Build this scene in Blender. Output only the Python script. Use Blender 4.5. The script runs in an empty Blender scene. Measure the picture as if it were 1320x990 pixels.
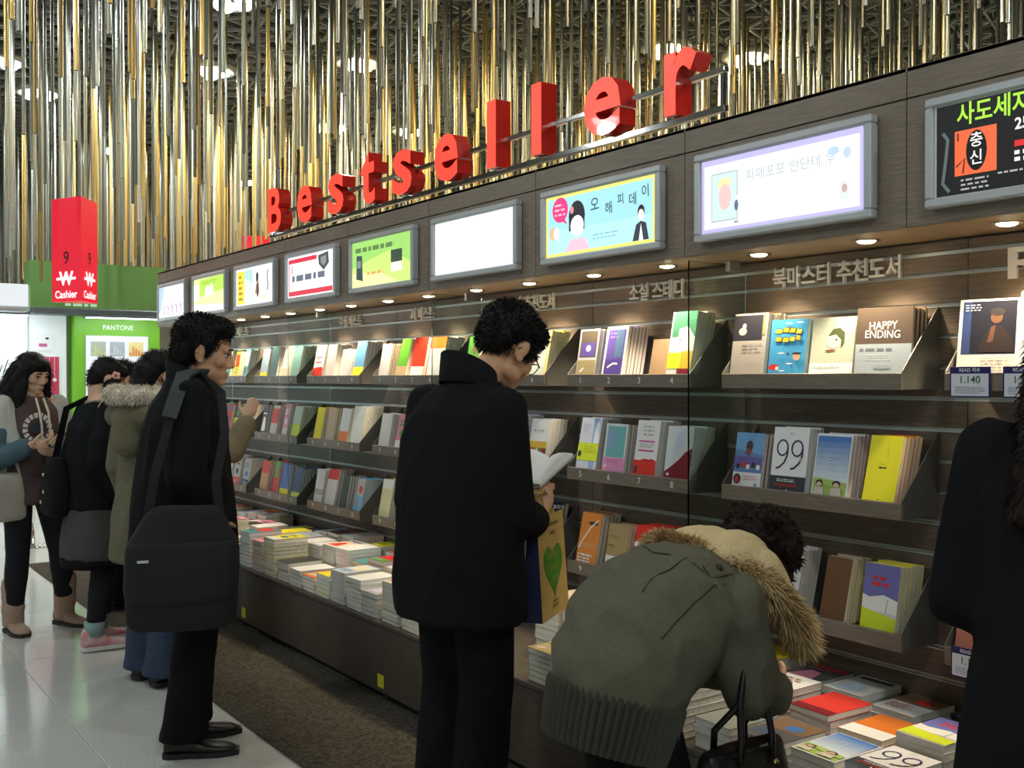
import bpy, bmesh, math, random
from mathutils import Vector, Matrix, Euler, noise

# ---------------------------------------------------------------- camera, world, exposure
S = bpy.context.scene
COL = S.collection
PI = math.pi
R = math.radians
YAW = R(35.44)
cam_d = bpy.data.cameras.new('camera')
cam = bpy.data.objects.new('camera', cam_d)
COL.objects.link(cam)
cam.location = (0, 0, 1.51)
cam.rotation_euler = (R(90 - 0.34), 0, -YAW)
cam_d.sensor_fit = 'HORIZONTAL'
cam_d.sensor_width = 36.0
cam_d.lens = 36.0 * 1335 / 1320
cam_d.clip_start = 0.05
cam_d.clip_end = 200
S.camera = cam
S.view_settings.view_transform = 'Standard'
S.view_settings.look = 'None'
S.view_settings.exposure = 0.15
S.view_settings.gamma = 1.0
S.view_settings.use_curve_mapping = False
W = bpy.data.worlds.new('world')
S.world = W
W.use_nodes = True
W.node_tree.nodes['Background'].inputs[0].default_value = (0.55, 0.62, 0.55, 1)
W.node_tree.nodes['Background'].inputs[1].default_value = 0.08
LAMP_W = 92          # one ceiling lamp
SPOT_W = 23          # one downlight under the soffit

rnd = random.Random(7)
FX, FY = math.sin(YAW), math.cos(YAW)


def proj(p):
    """world point -> pixel of the 1320x990 frame and depth (only used to rank repeats by how large they show)"""
    d = p[0] * FX + p[1] * FY
    lat = p[0] * FY - p[1] * FX
    d = max(d, 0.05)
    return 660 + 1335 * lat / d, 487 - 1335 * (p[2] - 1.51) / d, d


# ---------------------------------------------------------------- materials
MATS = {}


def mat(name, col, rough=0.6, metal=0.0, emit=0.0, var=0.0, scale=20.0, bump=0.0, stretch=(1, 1, 1), col2=None,
        trans=0.0, alpha=1.0, sheen=0.0, coat=0.0, ior=1.45, spec=0.5):
    if name in MATS:
        return MATS[name]
    m = bpy.data.materials.new(name)
    m.use_nodes = True
    nt = m.node_tree
    b = nt.nodes['Principled BSDF']
    b.inputs['Base Color'].default_value = (*col, 1)
    b.inputs['Roughness'].default_value = rough
    b.inputs['Metallic'].default_value = metal
    b.inputs['IOR'].default_value = ior
    b.inputs['Specular IOR Level'].default_value = spec
    b.inputs['Transmission Weight'].default_value = trans
    b.inputs['Sheen Weight'].default_value = sheen
    b.inputs['Coat Weight'].default_value = coat
    if emit and name.startswith('backlit'):
        b.inputs['Base Color'].default_value = (col[0] * .25, col[1] * .25, col[2] * .25, 1)
    if emit:
        b.inputs['Emission Color'].default_value = (*col, 1)
        b.inputs['Emission Strength'].default_value = emit
    if var or bump or col2:
        tc = nt.nodes.new('ShaderNodeTexCoord')
        mp = nt.nodes.new('ShaderNodeMapping')
        mp.inputs['Scale'].default_value = stretch
        n = nt.nodes.new('ShaderNodeTexNoise')
        n.inputs['Scale'].default_value = scale
        n.inputs['Detail'].default_value = 5
        nt.links.new(tc.outputs['Object'], mp.inputs['Vector'])
        nt.links.new(mp.outputs['Vector'], n.inputs['Vector'])
        if var or col2:
            r = nt.nodes.new('ShaderNodeValToRGB')
            c2 = col2 or tuple(min(1, c * (1 + var)) for c in col)
            c1 = col if col2 else tuple(c * (1 - var) for c in col)
            r.color_ramp.elements[0].position = 0.35
            r.color_ramp.elements[1].position = 0.65
            r.color_ramp.elements[0].color = (*c1, 1)
            r.color_ramp.elements[1].color = (*c2, 1)
            nt.links.new(n.outputs['Fac'], r.inputs['Fac'])
            nt.links.new(r.outputs['Color'], b.inputs['Base Color'])
        if bump:
            bp = nt.nodes.new('ShaderNodeBump')
            bp.inputs['Strength'].default_value = bump
            bp.inputs['Distance'].default_value = 0.01
            nt.links.new(n.outputs['Fac'], bp.inputs['Height'])
            nt.links.new(bp.outputs['Normal'], b.inputs['Normal'])
    MATS[name] = m
    return m


def paper(col, rough=0.42):
    """printed card or paper of one colour"""
    k = 'card_%02x%02x%02x' % tuple(int(max(0, min(1, c)) * 255) for c in col)
    return mat(k, col, rough, spec=0.18)


def glow(col, s=1.25):
    """backlit print"""
    k = 'backlit_%02x%02x%02x_%d' % (*[int(max(0, min(1, c)) * 255) for c in col], int(s * 100))
    return mat(k, col, 0.4, emit=s)


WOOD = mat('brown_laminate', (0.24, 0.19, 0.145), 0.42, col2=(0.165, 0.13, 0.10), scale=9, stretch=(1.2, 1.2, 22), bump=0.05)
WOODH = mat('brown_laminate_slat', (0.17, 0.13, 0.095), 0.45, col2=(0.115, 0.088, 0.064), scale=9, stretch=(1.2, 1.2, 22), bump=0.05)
WOODD = mat('dark_laminate', (0.05, 0.043, 0.038), 0.5, var=0.2, scale=14)
ALU = mat('brushed_aluminium', (0.62, 0.63, 0.64), 0.32, 0.9)
RAIL = mat('slatwall_rail', (0.55, 0.58, 0.58), 0.4, 0.5)
CHROME = mat('chrome', (0.8, 0.8, 0.8), 0.08, 1.0)
SILVERP = mat('silver_paint', (0.50, 0.53, 0.56), 0.35, 0.25)
BLACKPL = mat('black_plastic', (0.012, 0.012, 0.014), 0.4)
WHITEP = mat('white_paint', (0.8, 0.82, 0.82), 0.5)
PAGE = mat('page_edges', (0.80, 0.73, 0.60), 0.8, var=0.12, scale=60, stretch=(1, 40, 1))
PAGEW = mat('page_edges_white', (0.82, 0.81, 0.77), 0.8, var=0.08, scale=60, stretch=(1, 40, 1))
PAGEG = mat('page_edges_grey', (0.66, 0.64, 0.58), 0.8, var=0.1, scale=60, stretch=(1, 40, 1))


# ---------------------------------------------------------------- mesh helper
class MB:
    def __init__(self):
        self.v, self.f, self.m, self.mats = [], [], [], []

    def slot(self, m):
        if m not in self.mats:
            self.mats.append(m)
        return self.mats.index(m)

    def add(self, verts, faces, m=None, M=None):
        o = len(self.v)
        if M is not None:
            verts = [M @ Vector(p) for p in verts]
        self.v += [tuple(p) for p in verts]
        k = self.slot(m) if m else 0
        for f in faces:
            self.f.append(tuple(i + o for i in f))
            self.m.append(k)

    def box(self, a, b, m=None, M=None):
        x0, y0, z0 = a
        x1, y1, z1 = b
        self.add([(x0, y0, z0), (x1, y0, z0), (x1, y1, z0), (x0, y1, z0), (x0, y0, z1), (x1, y0, z1), (x1, y1, z1), (x0, y1, z1)],
                 [(3, 2, 1, 0), (4, 5, 6, 7), (0, 1, 5, 4), (1, 2, 6, 5), (2, 3, 7, 6), (3, 0, 4, 7)], m, M)

    def bbox(self, a, b, r=0.004, m=None, M=None):
        """box with chamfered vertical and horizontal edges"""
        bm = bmesh.new()
        bmesh.ops.create_cube(bm, size=1)
        for v in bm.verts:
            v.co = Vector([(a[i] + b[i]) / 2 + v.co[i] * (b[i] - a[i]) for i in range(3)])
        bmesh.ops.bevel(bm, geom=list(bm.edges), offset=r, segments=1, affect='EDGES')
        self.bm(bm, m, M)

    def bm(self, bm, m=None, M=None):
        bm.verts.index_update()
        self.add([v.co.copy() for v in bm.verts], [[v.index for v in f.verts] for f in bm.faces], m, M)
        bm.free()

    def mesh(self, me, m=None, M=None):
        self.add([v.co.copy() for v in me.vertices], [tuple(p.vertices) for p in me.polygons], m, M)

    def prism(self, pts, y0, y1, m=None, M=None):
        """polygon of (x, z) points, extruded along y"""
        n = len(pts)
        v = [(p[0], y0, p[1]) for p in pts] + [(p[0], y1, p[1]) for p in pts]
        f = [tuple(range(n)), tuple(range(2 * n - 1, n - 1, -1))]
        f += [(i + n, (i + 1) % n + n, (i + 1) % n, i) for i in range(n)]
        self.add(v, f, m, M)

    def loft(self, rings, m=None, M=None, cap=True):
        n = len(rings[0])
        v = [p for r in rings for p in r]
        f = []
        for k in range(len(rings) - 1):
            for i in range(n):
                j = (i + 1) % n
                f.append((k * n + i, k * n + j, (k + 1) * n + j, (k + 1) * n + i))
        if cap:
            f.append(tuple(range(n - 1, -1, -1)))
            o = (len(rings) - 1) * n
            f.append(tuple(o + i for i in range(n)))
        self.add(v, f, m, M)

    def cyl(self, p0, p1, r0, r1=None, n=10, m=None, M=None):
        r1 = r0 if r1 is None else r1
        p0, p1 = Vector(p0), Vector(p1)
        a, b = axes(p1 - p0)
        self.loft([[p0 + (a * math.cos(t) + b * math.sin(t)) * r0 for t in ang(n)],
                   [p1 + (a * math.cos(t) + b * math.sin(t)) * r1 for t in ang(n)]], m, M)

    def tube(self, pts, r, n=8, m=None, M=None):
        pts = [Vector(p) for p in pts]
        rs = r if isinstance(r, (list, tuple)) else [r] * len(pts)
        d0 = pts[1] - pts[0]
        a, b = axes(d0)
        rings = []
        for i, p in enumerate(pts):
            d = (pts[min(i + 1, len(pts) - 1)] - pts[max(i - 1, 0)]).normalized()
            a = (a - d * a.dot(d)).normalized()
            b = d.cross(a)
            rings.append([p + (a * math.cos(t) + b * math.sin(t)) * rs[i] for t in ang(n)])
        self.loft(rings, m, M)

    def cap(self, p0, p1, r0, r1=None, n=14, m=None, M=None, flat=None):
        """capsule with two radii; flat = (axis, factor) squeezes its section along an axis"""
        r1 = r0 if r1 is None else r1
        p0, p1 = Vector(p0), Vector(p1)
        d = p1 - p0
        if d.length < 1e-6:
            d = Vector((0, 0, 1e-4))
            p1 = p0 + d
        a, b = axes(d)
        d = d.normalized()
        fa = fb = 1.0
        if flat:
            ax = Vector(flat[0])
            ax = (ax - d * ax.dot(d))
            if ax.length > 1e-4:
                a = ax.normalized()
                b = d.cross(a)
                fa = flat[1]
        rings = []
        for k in range(1, 5):
            t = PI / 2 * k / 4 - PI / 2
            rings.append((p0 + d * r0 * math.sin(t), r0 * math.cos(t)))
        for k in range(0, 4):
            t = PI / 2 * k / 4
            rings.append((p1 + d * r1 * math.sin(t), r1 * math.cos(t)))
        self.loft([[c + (a * math.cos(t) * fa + b * math.sin(t) * fb) * rr for t in ang(n)] for c, rr in rings], m, M)

    def ell(self, c, r, m=None, M=None, n=18, rot=None):
        c = Vector(c)
        rings = []
        k = max(6, n // 2)
        for i in range(1, k):
            t = PI * i / k - PI / 2
            rr, z = math.cos(t), math.sin(t)
            ring = []
            for u in ang(n):
                p = Vector((r[0] * rr * math.cos(u), r[1] * rr * math.sin(u), r[2] * z))
                if rot:
                    p = rot @ p
                ring.append(c + p)
            rings.append(ring)
        self.loft(rings, m, M)

    def build(self, name, m=None, parent=None, smooth=False, loc=None, rot=None):
        me = bpy.data.meshes.new(name)
        me.from_pydata(self.v, [], self.f)
        ms = self.mats or [m]
        for x in ms:
            me.materials.append(x)
        if len(ms) > 1:
            me.polygons.foreach_set('material_index', self.m)
        if smooth:
            me.polygons.foreach_set('use_smooth', [True] * len(me.polygons))
        me.update()
        return link(name, me, parent, loc, rot)


def ang(n):
    return [2 * PI * i / n for i in range(n)]


def axes(d):
    d = Vector(d).normalized()
    a = d.cross(Vector((0, 0, 1)))
    if a.length < 1e-3:
        a = Vector((1, 0, 0))
    a.normalize()
    return a, d.cross(a).normalized()


def link(name, data, parent=None, loc=None, rot=None):
    o = bpy.data.objects.new(name, data)
    COL.objects.link(o)
    if parent is not None:
        o.parent = parent
    if loc is not None:
        o.location = loc
    if rot is not None:
        o.rotation_euler = rot
    return o


def empty(name, loc=(0, 0, 0), rz=0.0):
    o = link(name, None, None, loc, (0, 0, rz))
    o.empty_display_size = 0.1
    return o


def tag(o, label, cat, group=None, kind=None):
    if label:
        o['label'] = label
    if cat:
        o['category'] = cat
    if group:
        o['group'] = group
    if kind:
        o['kind'] = kind
    return o


def copy_tree(o, parent=None):
    c = o.copy()
    COL.objects.link(c)
    if parent is not None:
        c.parent = parent
    for ch in list(o.children):
        copy_tree(ch, c)
    return c


TXT = {}


def text_mesh(s, size, bold=0.0, extrude=0.0, align='CENTER'):
    k = (s, round(size, 4), round(bold, 4), extrude, align)
    if k in TXT:
        return TXT[k]
    cu = bpy.data.curves.new('text', 'FONT')
    cu.body = s
    cu.size = size
    cu.offset = bold * size
    cu.extrude = extrude
    cu.align_x = align
    cu.align_y = 'CENTER'
    cu.resolution_u = 3
    o = bpy.data.objects.new('text', cu)
    COL.objects.link(o)
    dg = bpy.context.evaluated_depsgraph_get()
    me = bpy.data.meshes.new_from_object(o.evaluated_get(dg))
    bpy.data.objects.remove(o)
    TXT[k] = me
    return me


class Print(MB):
    """flat print on a surface that faces -y: x right, z up; later layers lie a hair further out"""
    def __init__(self, y=0.0, step=0.0004):
        super().__init__()
        self.y, self.step, self.k = y, step, 1

    def _y(self):
        self.k += 1
        return self.y - self.k * self.step

    def rect(self, x0, z0, x1, z1, m):
        y = self._y()
        self.add([(x0, y, z0), (x1, y, z0), (x1, y, z1), (x0, y, z1)], [(0, 1, 2, 3)], m)

    def poly(self, pts, m):
        y = self._y()
        self.add([(p[0], y, p[1]) for p in pts], [tuple(range(len(pts)))], m)

    def oval(self, cx, cz, rx, rz, m, n=20):
        self.poly([(cx + rx * math.cos(t), cz + rz * math.sin(t)) for t in ang(n)], m)

    def text(self, s, cx, cz, size, m, bold=0.0, align='CENTER', sx=1.0, rot=0.0):
        me = text_mesh(s, size, bold, 0.0, align)
        y = self._y()
        c, sn = math.cos(rot), math.sin(rot)
        self.add([(cx + (v.co.x * c - v.co.y * sn) * sx, y, cz + v.co.x * sn + v.co.y * c) for v in me.vertices],
                 [tuple(p.vertices) for p in me.polygons], m)

    def lines(self, x0, z0, x1, z1, n, m, fill=0.45, r=None):
        """rows of print too small to read"""
        r = r or rnd
        y = self._y()
        h = (z1 - z0) / n
        for i in range(n):
            zc = z1 - (i + 0.5) * h
            x = x0
            end = x1 - (x1 - x0) * r.uniform(0, 0.3)
            while x < end:
                w = r.uniform(0.6, 2.4) * h
                self.add([(x, y, zc - h * fill / 2), (min(x + w, end), y, zc - h * fill / 2), (min(x + w, end), y, zc + h * fill / 2), (x, y, zc + h * fill / 2)],
                         [(0, 1, 2, 3)], m)
                x += w + h * 0.5

    def stroke(self, pts, w, m):
        y = self._y()
        L, Rr = [], []
        for i, p in enumerate(pts):
            a = pts[max(i - 1, 0)]
            b = pts[min(i + 1, len(pts) - 1)]
            dx, dz = b[0] - a[0], b[1] - a[1]
            q = math.hypot(dx, dz) or 1
            nx, nz = -dz / q * w / 2, dx / q * w / 2
            L.append((p[0] + nx, y, p[1] + nz))
            Rr.append((p[0] - nx, y, p[1] - nz))
        n = len(pts)
        self.add(L + Rr, [(i, i + n, i + n + 1, i + 1) for i in range(n - 1)], m)


WALLROT = -PI / 2      # things on the bookcase face -x: local x runs along -Y, local y runs into the wall


def wall_empty(name, y, z, x):
    return empty(name, (x, y, z), WALLROT)
# ---------------------------------------------------------------- ceiling lamps (they light the hall)
CEIL = 5.0
Y0, PITCH, NU = 0.89, 0.90, 9          # near end of the bookcase, unit width, units
XF, XW, XS, XB = 2.68, 3.02, 2.80, 2.30  # fascia, back wall, shelf fronts, bench front
ZT, ZS = 2.41, 1.947                   # fascia top, soffit
YE = Y0 + PITCH * NU


def bulb_light(name, parent, loc, watts, col, size):
    l = bpy.data.lights.new(name, 'SPOT')
    l.spot_size = R(172)
    l.spot_blend = 0.25
    l.shadow_soft_size = size
    l.energy = watts
    l.color = col
    return link(name, l, parent, loc)


LAMP_W1 = mat('lamp_diffuser_cool', (0.92, 0.98, 1.0), 0.4, emit=26)
LAMP_W2 = mat('lamp_diffuser_warm', (1.0, 0.84, 0.52), 0.4, emit=26)
LAMP_RIM = mat('lamp_rim', (0.5, 0.5, 0.48), 0.4, 0.6)
lamp_spots = [  # x, y, warm, where
    (7.6, 7.9, 1), (8.5, 7.6, 1), (6.2, 13.0, 1), (7.2, 12.6, 1), (4.0, 11.4, 0), (2.0, 12.4, 0), (2.6, 13.5, 0), (3.4, 9.2, 0),
    (11.0, 6.5, 0), (5.2, 10.2, 1), (9.4, 10.6, 1), (4.2, 16.2, 0), (6.8, 17.5, 1), (1.0, 10.0, 0), (12.0, 9.5, 1), (-1.2, 7.0, 0),
    (0.2, 3.6, 0), (-3.2, 3.2, 0), (0.6, -0.6, 0), (2.3, -2.2, 0), (-3.6, 10.5, 0), (4.6, 4.6, 1), (-2.2, -2.4, 0), (4.5, 0.5, 0)]  # fourth of this row: unseen lamp added behind the camera to brighten page edges


def ceiling_lamp(x, y, warm, k):
    o = empty('ceiling_lamp', (x, y, CEIL - 0.06))
    m = MB()
    m.loft([[(r * math.cos(t), r * math.sin(t), z) for t in ang(24)] for r, z in ((0.20, 0.08), (0.26, 0.08), (0.27, 0.0), (0.24, -0.015), (0.22, 0.0))], LAMP_RIM, cap=True)
    m.build('rim', LAMP_RIM, o, True)
    m = MB()
    for i in range(3):                 # three bulbs side by side
        a = i * 2 * PI / 3 + k
        m.ell((0.11 * math.cos(a), 0.11 * math.sin(a), -0.02), (0.085, 0.085, 0.05), LAMP_W2 if warm else LAMP_W1, n=12)
    m.build('bulbs', LAMP_W2 if warm else LAMP_W1, o, True)
    bulb_light('lamp_light', o, (0, 0, -0.14), LAMP_W, (1.0, 0.80, 0.45) if warm else (0.93, 1.0, 0.97), 0.12)
    tag(o, 'round %s ceiling lamp of three bulbs among the pipes, %s from the camera' % ('warm yellow' if warm else 'cool white', NTH[k]), 'lamp',
        'lamps in the lattice ceiling')


NTH = ['nearest', 'second', 'third', 'fourth', 'fifth', 'sixth', 'seventh', 'eighth', 'ninth', 'tenth', 'eleventh', 'twelfth', 'thirteenth', 'fourteenth', 'fifteenth',
       'sixteenth', 'seventeenth', 'eighteenth', 'nineteenth', 'twentieth', 'twenty-first', 'twenty-second', 'twenty-third', 'twenty-fourth']
lamp_spots.sort(key=lambda l: l[0] ** 2 + l[1] ** 2)
for k, (x, y, wm) in enumerate(lamp_spots):
    ceiling_lamp(x, y, wm, k)

# ---------------------------------------------------------------- setting: floor, walls, ceiling
XMIN, XMAX, YMIN, YMAX = -7.0, 17.0, -5.0, 23.0
GROUT = mat('floor_grout', (0.30, 0.30, 0.29), 0.7)
TILE = mat('speckled_terrazzo', (0.50, 0.51, 0.48), 0.15, col2=(0.70, 0.70, 0.66), scale=130, coat=0.15)
m = MB()
m.box((XMIN, YMIN, -0.12), (XMAX, YMAX, -0.006), GROUT)
floor = tag(m.build('floor'), 'light speckled polished tile floor of the bookstore', None, kind='structure')
TS = 0.6
m = MB()
m.bbox((0.0015, 0.0015, -0.012), (TS - 0.0015, TS - 0.0015, 0.0), 0.0012, TILE)
tile0 = m.build('tile', None, floor)
tile_me = tile0.data
first = True
big = MB()
for i in range(0, 28):
    for j in range(-9, 38):
        x, y = 1.65 - TS * (i + 1), j * TS
        if x < XMIN or x > XMAX - TS or y < YMIN or y > YMAX - TS:
            continue
        px, py, d = proj((x + .3, y + .3, 0))
        if -120 < px < 760 and d > 1.8 and d < 13 and x < 1.66:
            if first:
                tile0.location = (x, y, 0)
                first = False
            else:
                link('tile', tile_me, floor, (x, y, 0))
        else:
            big.box((x + .0015, y + .0015, -0.012), (x + TS - .0015, y + TS - .0015, 0), TILE)
for i in range(0, 26):                 # the floor beyond and beneath the bookcase
    for j in range(-9, 38):
        x, y = 1.65 + TS * i, j * TS
        if x < XMAX - TS and YMIN < y < YMAX - TS:
            big.box((x + .0015, y + .0015, -0.012), (x + TS - .0015, y + TS - .0015, 0), TILE)
o = big.build('tiles_beyond', None, floor)
o['kind'] = 'stuff'

CARPET = mat('brown_speckled_carpet', (0.020, 0.017, 0.012), 0.95, col2=(0.085, 0.070, 0.046), scale=60, bump=0.9)
m = MB()
m.bbox((1.655, 0.2, 0.0005), (XB + 0.025, YE + 0.1, 0.006), 0.002, CARPET)
tag(m.build('carpet_runner'), 'dark brown speckled carpet runner along the foot of the book display', 'carpet')

CEILM = mat('dark_ceiling', (0.045, 0.05, 0.05), 0.8)
LATT = mat('lattice_paint', (0.34, 0.35, 0.31), 0.5, 0.2)
m = MB()
m.box((XMIN, YMIN, 5.75), (XMAX, YMAX, 5.85), CEILM)
ceiling = tag(m.build('ceiling'), 'dark ceiling above an open metal lattice', None, kind='structure')
m = MB()                               # open triangular lattice: flat bars in three directions, two layers tied by webs
SP = 0.34
for k in range(3):
    a = R(20 + 60 * k)
    dx, dy = math.cos(a), math.sin(a)
    nx, ny = -dy, dx
    cx, cy = 5, 10
    for i in range(-52, 53):
        q = i * SP
        h = 17
        p0 = (cx + nx * q - dx * h, cy + ny * q - dy * h)
        p1 = (cx + nx * q + dx * h, cy + ny * q + dy * h)
        # clip to the hall
        t0, t1 = 0.0, 1.0
        ok = True
        for c0, c1, lo, hi in ((p0[0], p1[0], XMIN, XMAX), (p0[1], p1[1], YMIN, YMAX)):
            dd = c1 - c0
            if abs(dd) < 1e-9:
                ok = ok and lo < c0 < hi
                continue
            ta, tb = (lo - c0) / dd, (hi - c0) / dd
            if ta > tb:
                ta, tb = tb, ta
            t0, t1 = max(t0, ta), min(t1, tb)
        if not ok or t1 <= t0:
            continue
        a0 = Vector((p0[0] + (p1[0] - p0[0]) * t0, p0[1] + (p1[1] - p0[1]) * t0, 0))
        a1 = Vector((p0[0] + (p1[0] - p0[0]) * t1, p0[1] + (p1[1] - p0[1]) * t1, 0))
        n = Vector((nx, ny, 0)) * 0.012
        for z0, z1 in ((CEIL, CEIL + 0.03), (CEIL + 0.24, CEIL + 0.27)):
            v = [a0 - n, a1 - n, a1 + n, a0 + n]
            m.add([(p.x, p.y, z0) for p in v] + [(p.x, p.y, z1) for p in v],
                  [(3, 2, 1, 0), (4, 5, 6, 7), (0, 1, 5, 4), (1, 2, 6, 5), (2, 3, 7, 6), (3, 0, 4, 7)], LATT)
        if k == 0:                     # zigzag webs between the layers
            L = (a1 - a0).length
            steps = int(L / SP)
            d = (a1 - a0) / max(steps, 1)
            for s in range(steps):
                b0 = a0 + d * s + Vector((0, 0, CEIL + 0.02 if s % 2 else CEIL + 0.25))
                b1 = a0 + d * (s + 1) + Vector((0, 0, CEIL + 0.25 if s % 2 else CEIL + 0.02))
                e = n * 0.7
                m.add([b0 - e, b0 + e, b1 + e, b1 - e], [(0, 1, 2, 3)], LATT)
lat = m.build('lattice', None, ceiling)
lat['kind'] = 'stuff'

FARW = mat('far_wall_paint', (0.62, 0.64, 0.60), 0.7, var=0.06, scale=2)
TANW = mat('side_wall_paint', (0.40, 0.36, 0.28), 0.6, var=0.08, scale=3)
for nm, a, b, mm in (('wall_far', (XMIN, YMAX, 0), (XMAX, YMAX + .1, 5.8), FARW), ('wall_side', (XMAX, YMIN, 0), (XMAX + .1, YMAX, 5.8), TANW),
                     ('wall_near', (XMIN, YMIN - .1, 0), (XMAX, YMIN, 5.8), FARW), ('wall_left', (XMIN - .1, YMIN, 0), (XMIN, YMAX, 5.8), FARW)):
    m = MB()
    m.box(a, b, mm)
    tag(m.build(nm), None, None, kind='structure')

WOODS = mat('soffit_laminate', (0.34, 0.25, 0.16), 0.4, col2=(0.26, 0.19, 0.12), scale=9, stretch=(1.2, 1.2, 22))
# ---------------------------------------------------------------- the bookcase wall: slats, rails, fascia, soffit
m = MB()
m.box((XW, Y0, 0.0), (XW + 0.06, YE, ZT - 0.012), WOODD)
wall = tag(m.build('wall_right'), 'long brown slatted bookcase wall with a fascia above the shelves', None, kind='structure')
rz = [0.46 + 0.0985 * k for k in range(15)] + [1.905]
edges = [0.367] + rz + [ZS]
slat_me = {}
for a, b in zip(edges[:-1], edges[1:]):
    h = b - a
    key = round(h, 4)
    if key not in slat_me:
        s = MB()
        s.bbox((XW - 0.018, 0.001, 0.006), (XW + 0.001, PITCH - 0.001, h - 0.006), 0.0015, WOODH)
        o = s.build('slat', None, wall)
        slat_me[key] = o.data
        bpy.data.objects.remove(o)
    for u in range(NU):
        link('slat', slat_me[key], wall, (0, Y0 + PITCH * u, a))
for z in rz:
    s = MB()
    s.box((XW - 0.006, Y0, z - 0.006), (XW + 0.002, YE, z + 0.006), RAIL)
    s.box((XW - 0.0195, Y0, z - 0.0075), (XW - 0.002, YE, z - 0.0045), RAIL)
    s.build('rail', None, wall)
fascia = tag(link('trim_1', None), 'brown fascia and soffit over the whole length of the shelves', None, kind='structure')
for u in range(NU):
    for z0, z1 in ((ZS, 2.318), (2.322, ZT)):
        s = MB()
        s.bbox((XF, Y0 + PITCH * u + 0.0015, z0), (XF + 0.022, Y0 + PITCH * (u + 1) - 0.0015, z1), 0.0015, WOOD)
        s.build('fascia_panel', None, fascia)
    s = MB()
    s.bbox((XF + 0.022, Y0 + PITCH * u + 0.001, ZS), (XW + 0.001, Y0 + PITCH * (u + 1) - 0.001, ZS + 0.018), 0.001, WOODS)
    s.build('soffit_panel', None, fascia)
s = MB()
s.box((XF, Y0, ZT - 0.012), (XW + 0.06, YE, ZT), WOOD)
s.build('top_board', None, fascia)
for y in (Y0 - 0.02, YE):
    s = MB()
    s.box((XF, y, ZS - 0.001), (XW + 0.06, y + 0.02, ZT), WOOD)
    s.build('end_panel', None, fascia)
    s = MB()
    s.box((XW - 0.018, y, 0.0), (XW + 0.06, y + 0.02, ZS - 0.002), WOOD)
    s.build('end_panel', None, wall)

# title letters on the slats
LETM = mat('pale_letter', (0.86, 0.84, 0.80), 0.4)
titles = {1: '북마스터 추천도서', 2: '소설 스테디', 3: '청소년 추천도서', 4: '시 베스트', 5: '수필 베스트', 7: '베스트', 0: 'READ'}
names = {1: 'eight pale grey raised Korean letters above the happy ending book', 2: 'five pale raised Korean letters beside the first glass divider',
         3: 'row of raised Korean letters half hidden by the head of the reading man', 4: 'short Korean raised title above the red and green books',
         5: 'faint raised Korean title above the white and pink books', 7: 'small raised Korean title above the books beside the bag man',
         0: 'large white raised letter of a word cut by the picture edge'}
tw = {1: (2.28, 0.53), 2: (3.17, 0.32), 3: (4.08, 0.44), 4: (5.08, 0.26), 5: (5.98, 0.30), 7: (7.85, 0.25), 0: (1.40, 0.52)}
for u, s in titles.items():
    me = text_mesh(s, 0.082 if u else 0.13, 0.016, 0.006)
    xs = [v.co.x for v in me.vertices]
    k = tw[u][1] / (max(xs) - min(xs))
    m = MB()
    m.mesh(me, LETM, Matrix.Rotation(PI / 2, 4, 'X') @ Matrix.Diagonal((k, 1, 1, 1)))
    o = m.build('wall_title', None, None, False, (XW - 0.0255, tw[u][0], 1.868 if u else 1.845), (0, 0, WALLROT))
    tag(o, names[u], 'lettering', 'raised titles over the shelves')

# ---------------------------------------------------------------- downlights in the soffit
DL = mat('downlight_bulb', (1.0, 0.86, 0.62), 0.4, emit=16)
DLR = mat('downlight_ring', (0.7, 0.6, 0.45), 0.25, 0.8)
dl_me = {}
for u in range(NU):
    for q in (0, 1):
        y = Y0 + PITCH * u + 0.235 + 0.44 * q
        o = empty('downlight', (2.82, y, ZS))
        if not dl_me:
            s = MB()
            s.loft([[(r * math.cos(t), r * math.sin(t), z) for t in ang(20)] for r, z in ((0.030, -0.001), (0.044, -0.001), (0.043, -0.006), (0.032, -0.004))], DLR)
            a = s.build('ring', None, o, True)
            s = MB()
            s.ell((0, 0, -0.004), (0.029, 0.029, 0.008), DL, n=14)
            b = s.build('bulb', None, o, True)
            dl_me = {'ring': a.data, 'bulb': b.data}
        else:
            link('ring', dl_me['ring'], o)
            link('bulb', dl_me['bulb'], o)
        l = bpy.data.lights.new('downlight_beam', 'SPOT')
        l.energy = SPOT_W
        l.color = (1.0, 0.82, 0.56)
        l.spot_size = R(92)
        l.spot_blend = 0.55
        l.shadow_soft_size = 0.03
        link('downlight_beam', l, o, (0, 0, -0.03), (0, R(-9), 0))
        tag(o, 'small warm recessed downlight in the soffit, %s counted from the camera' % NTH[u * 2 + q], 'lamp', 'downlights in the bookcase soffit')

# ---------------------------------------------------------------- glass dividers
GLASS = mat('divider_glass', (0.78, 0.90, 0.84), 0.01, trans=1.0, ior=1.45)
FROST = mat('frosted_band', (0.75, 0.82, 0.78), 0.5, trans=0.75)
gl = ['beside the happy ending shelf', 'behind the head of the reading man', 'between the white sign and the red barred sign', 'farthest from the camera']
for k, y in enumerate((2.69, 4.49, 6.29, 8.09)):
    o = empty('glass_divider', (0, y, 0.0))
    s = MB()
    s.bbox((2.70, -0.004, 0.60), (XW - 0.02, 0.004, ZS - 0.012), 0.001, GLASS)
    s.build('pane', None, o)
    for z in (ZS - 0.022, 1.20, 0.66):
        s = MB()
        s.bbox((2.90 if z > 1.9 else 2.965, -0.012, z - 0.018), (2.96 if z > 1.9 else XW - 0.018, 0.012, z + 0.021), 0.002, ALU)
        s.build('clamp', None, o)
    tag(o, 'upright clear glass divider %s' % gl[k], 'glass panel', 'glass dividers between the shelves')

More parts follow.
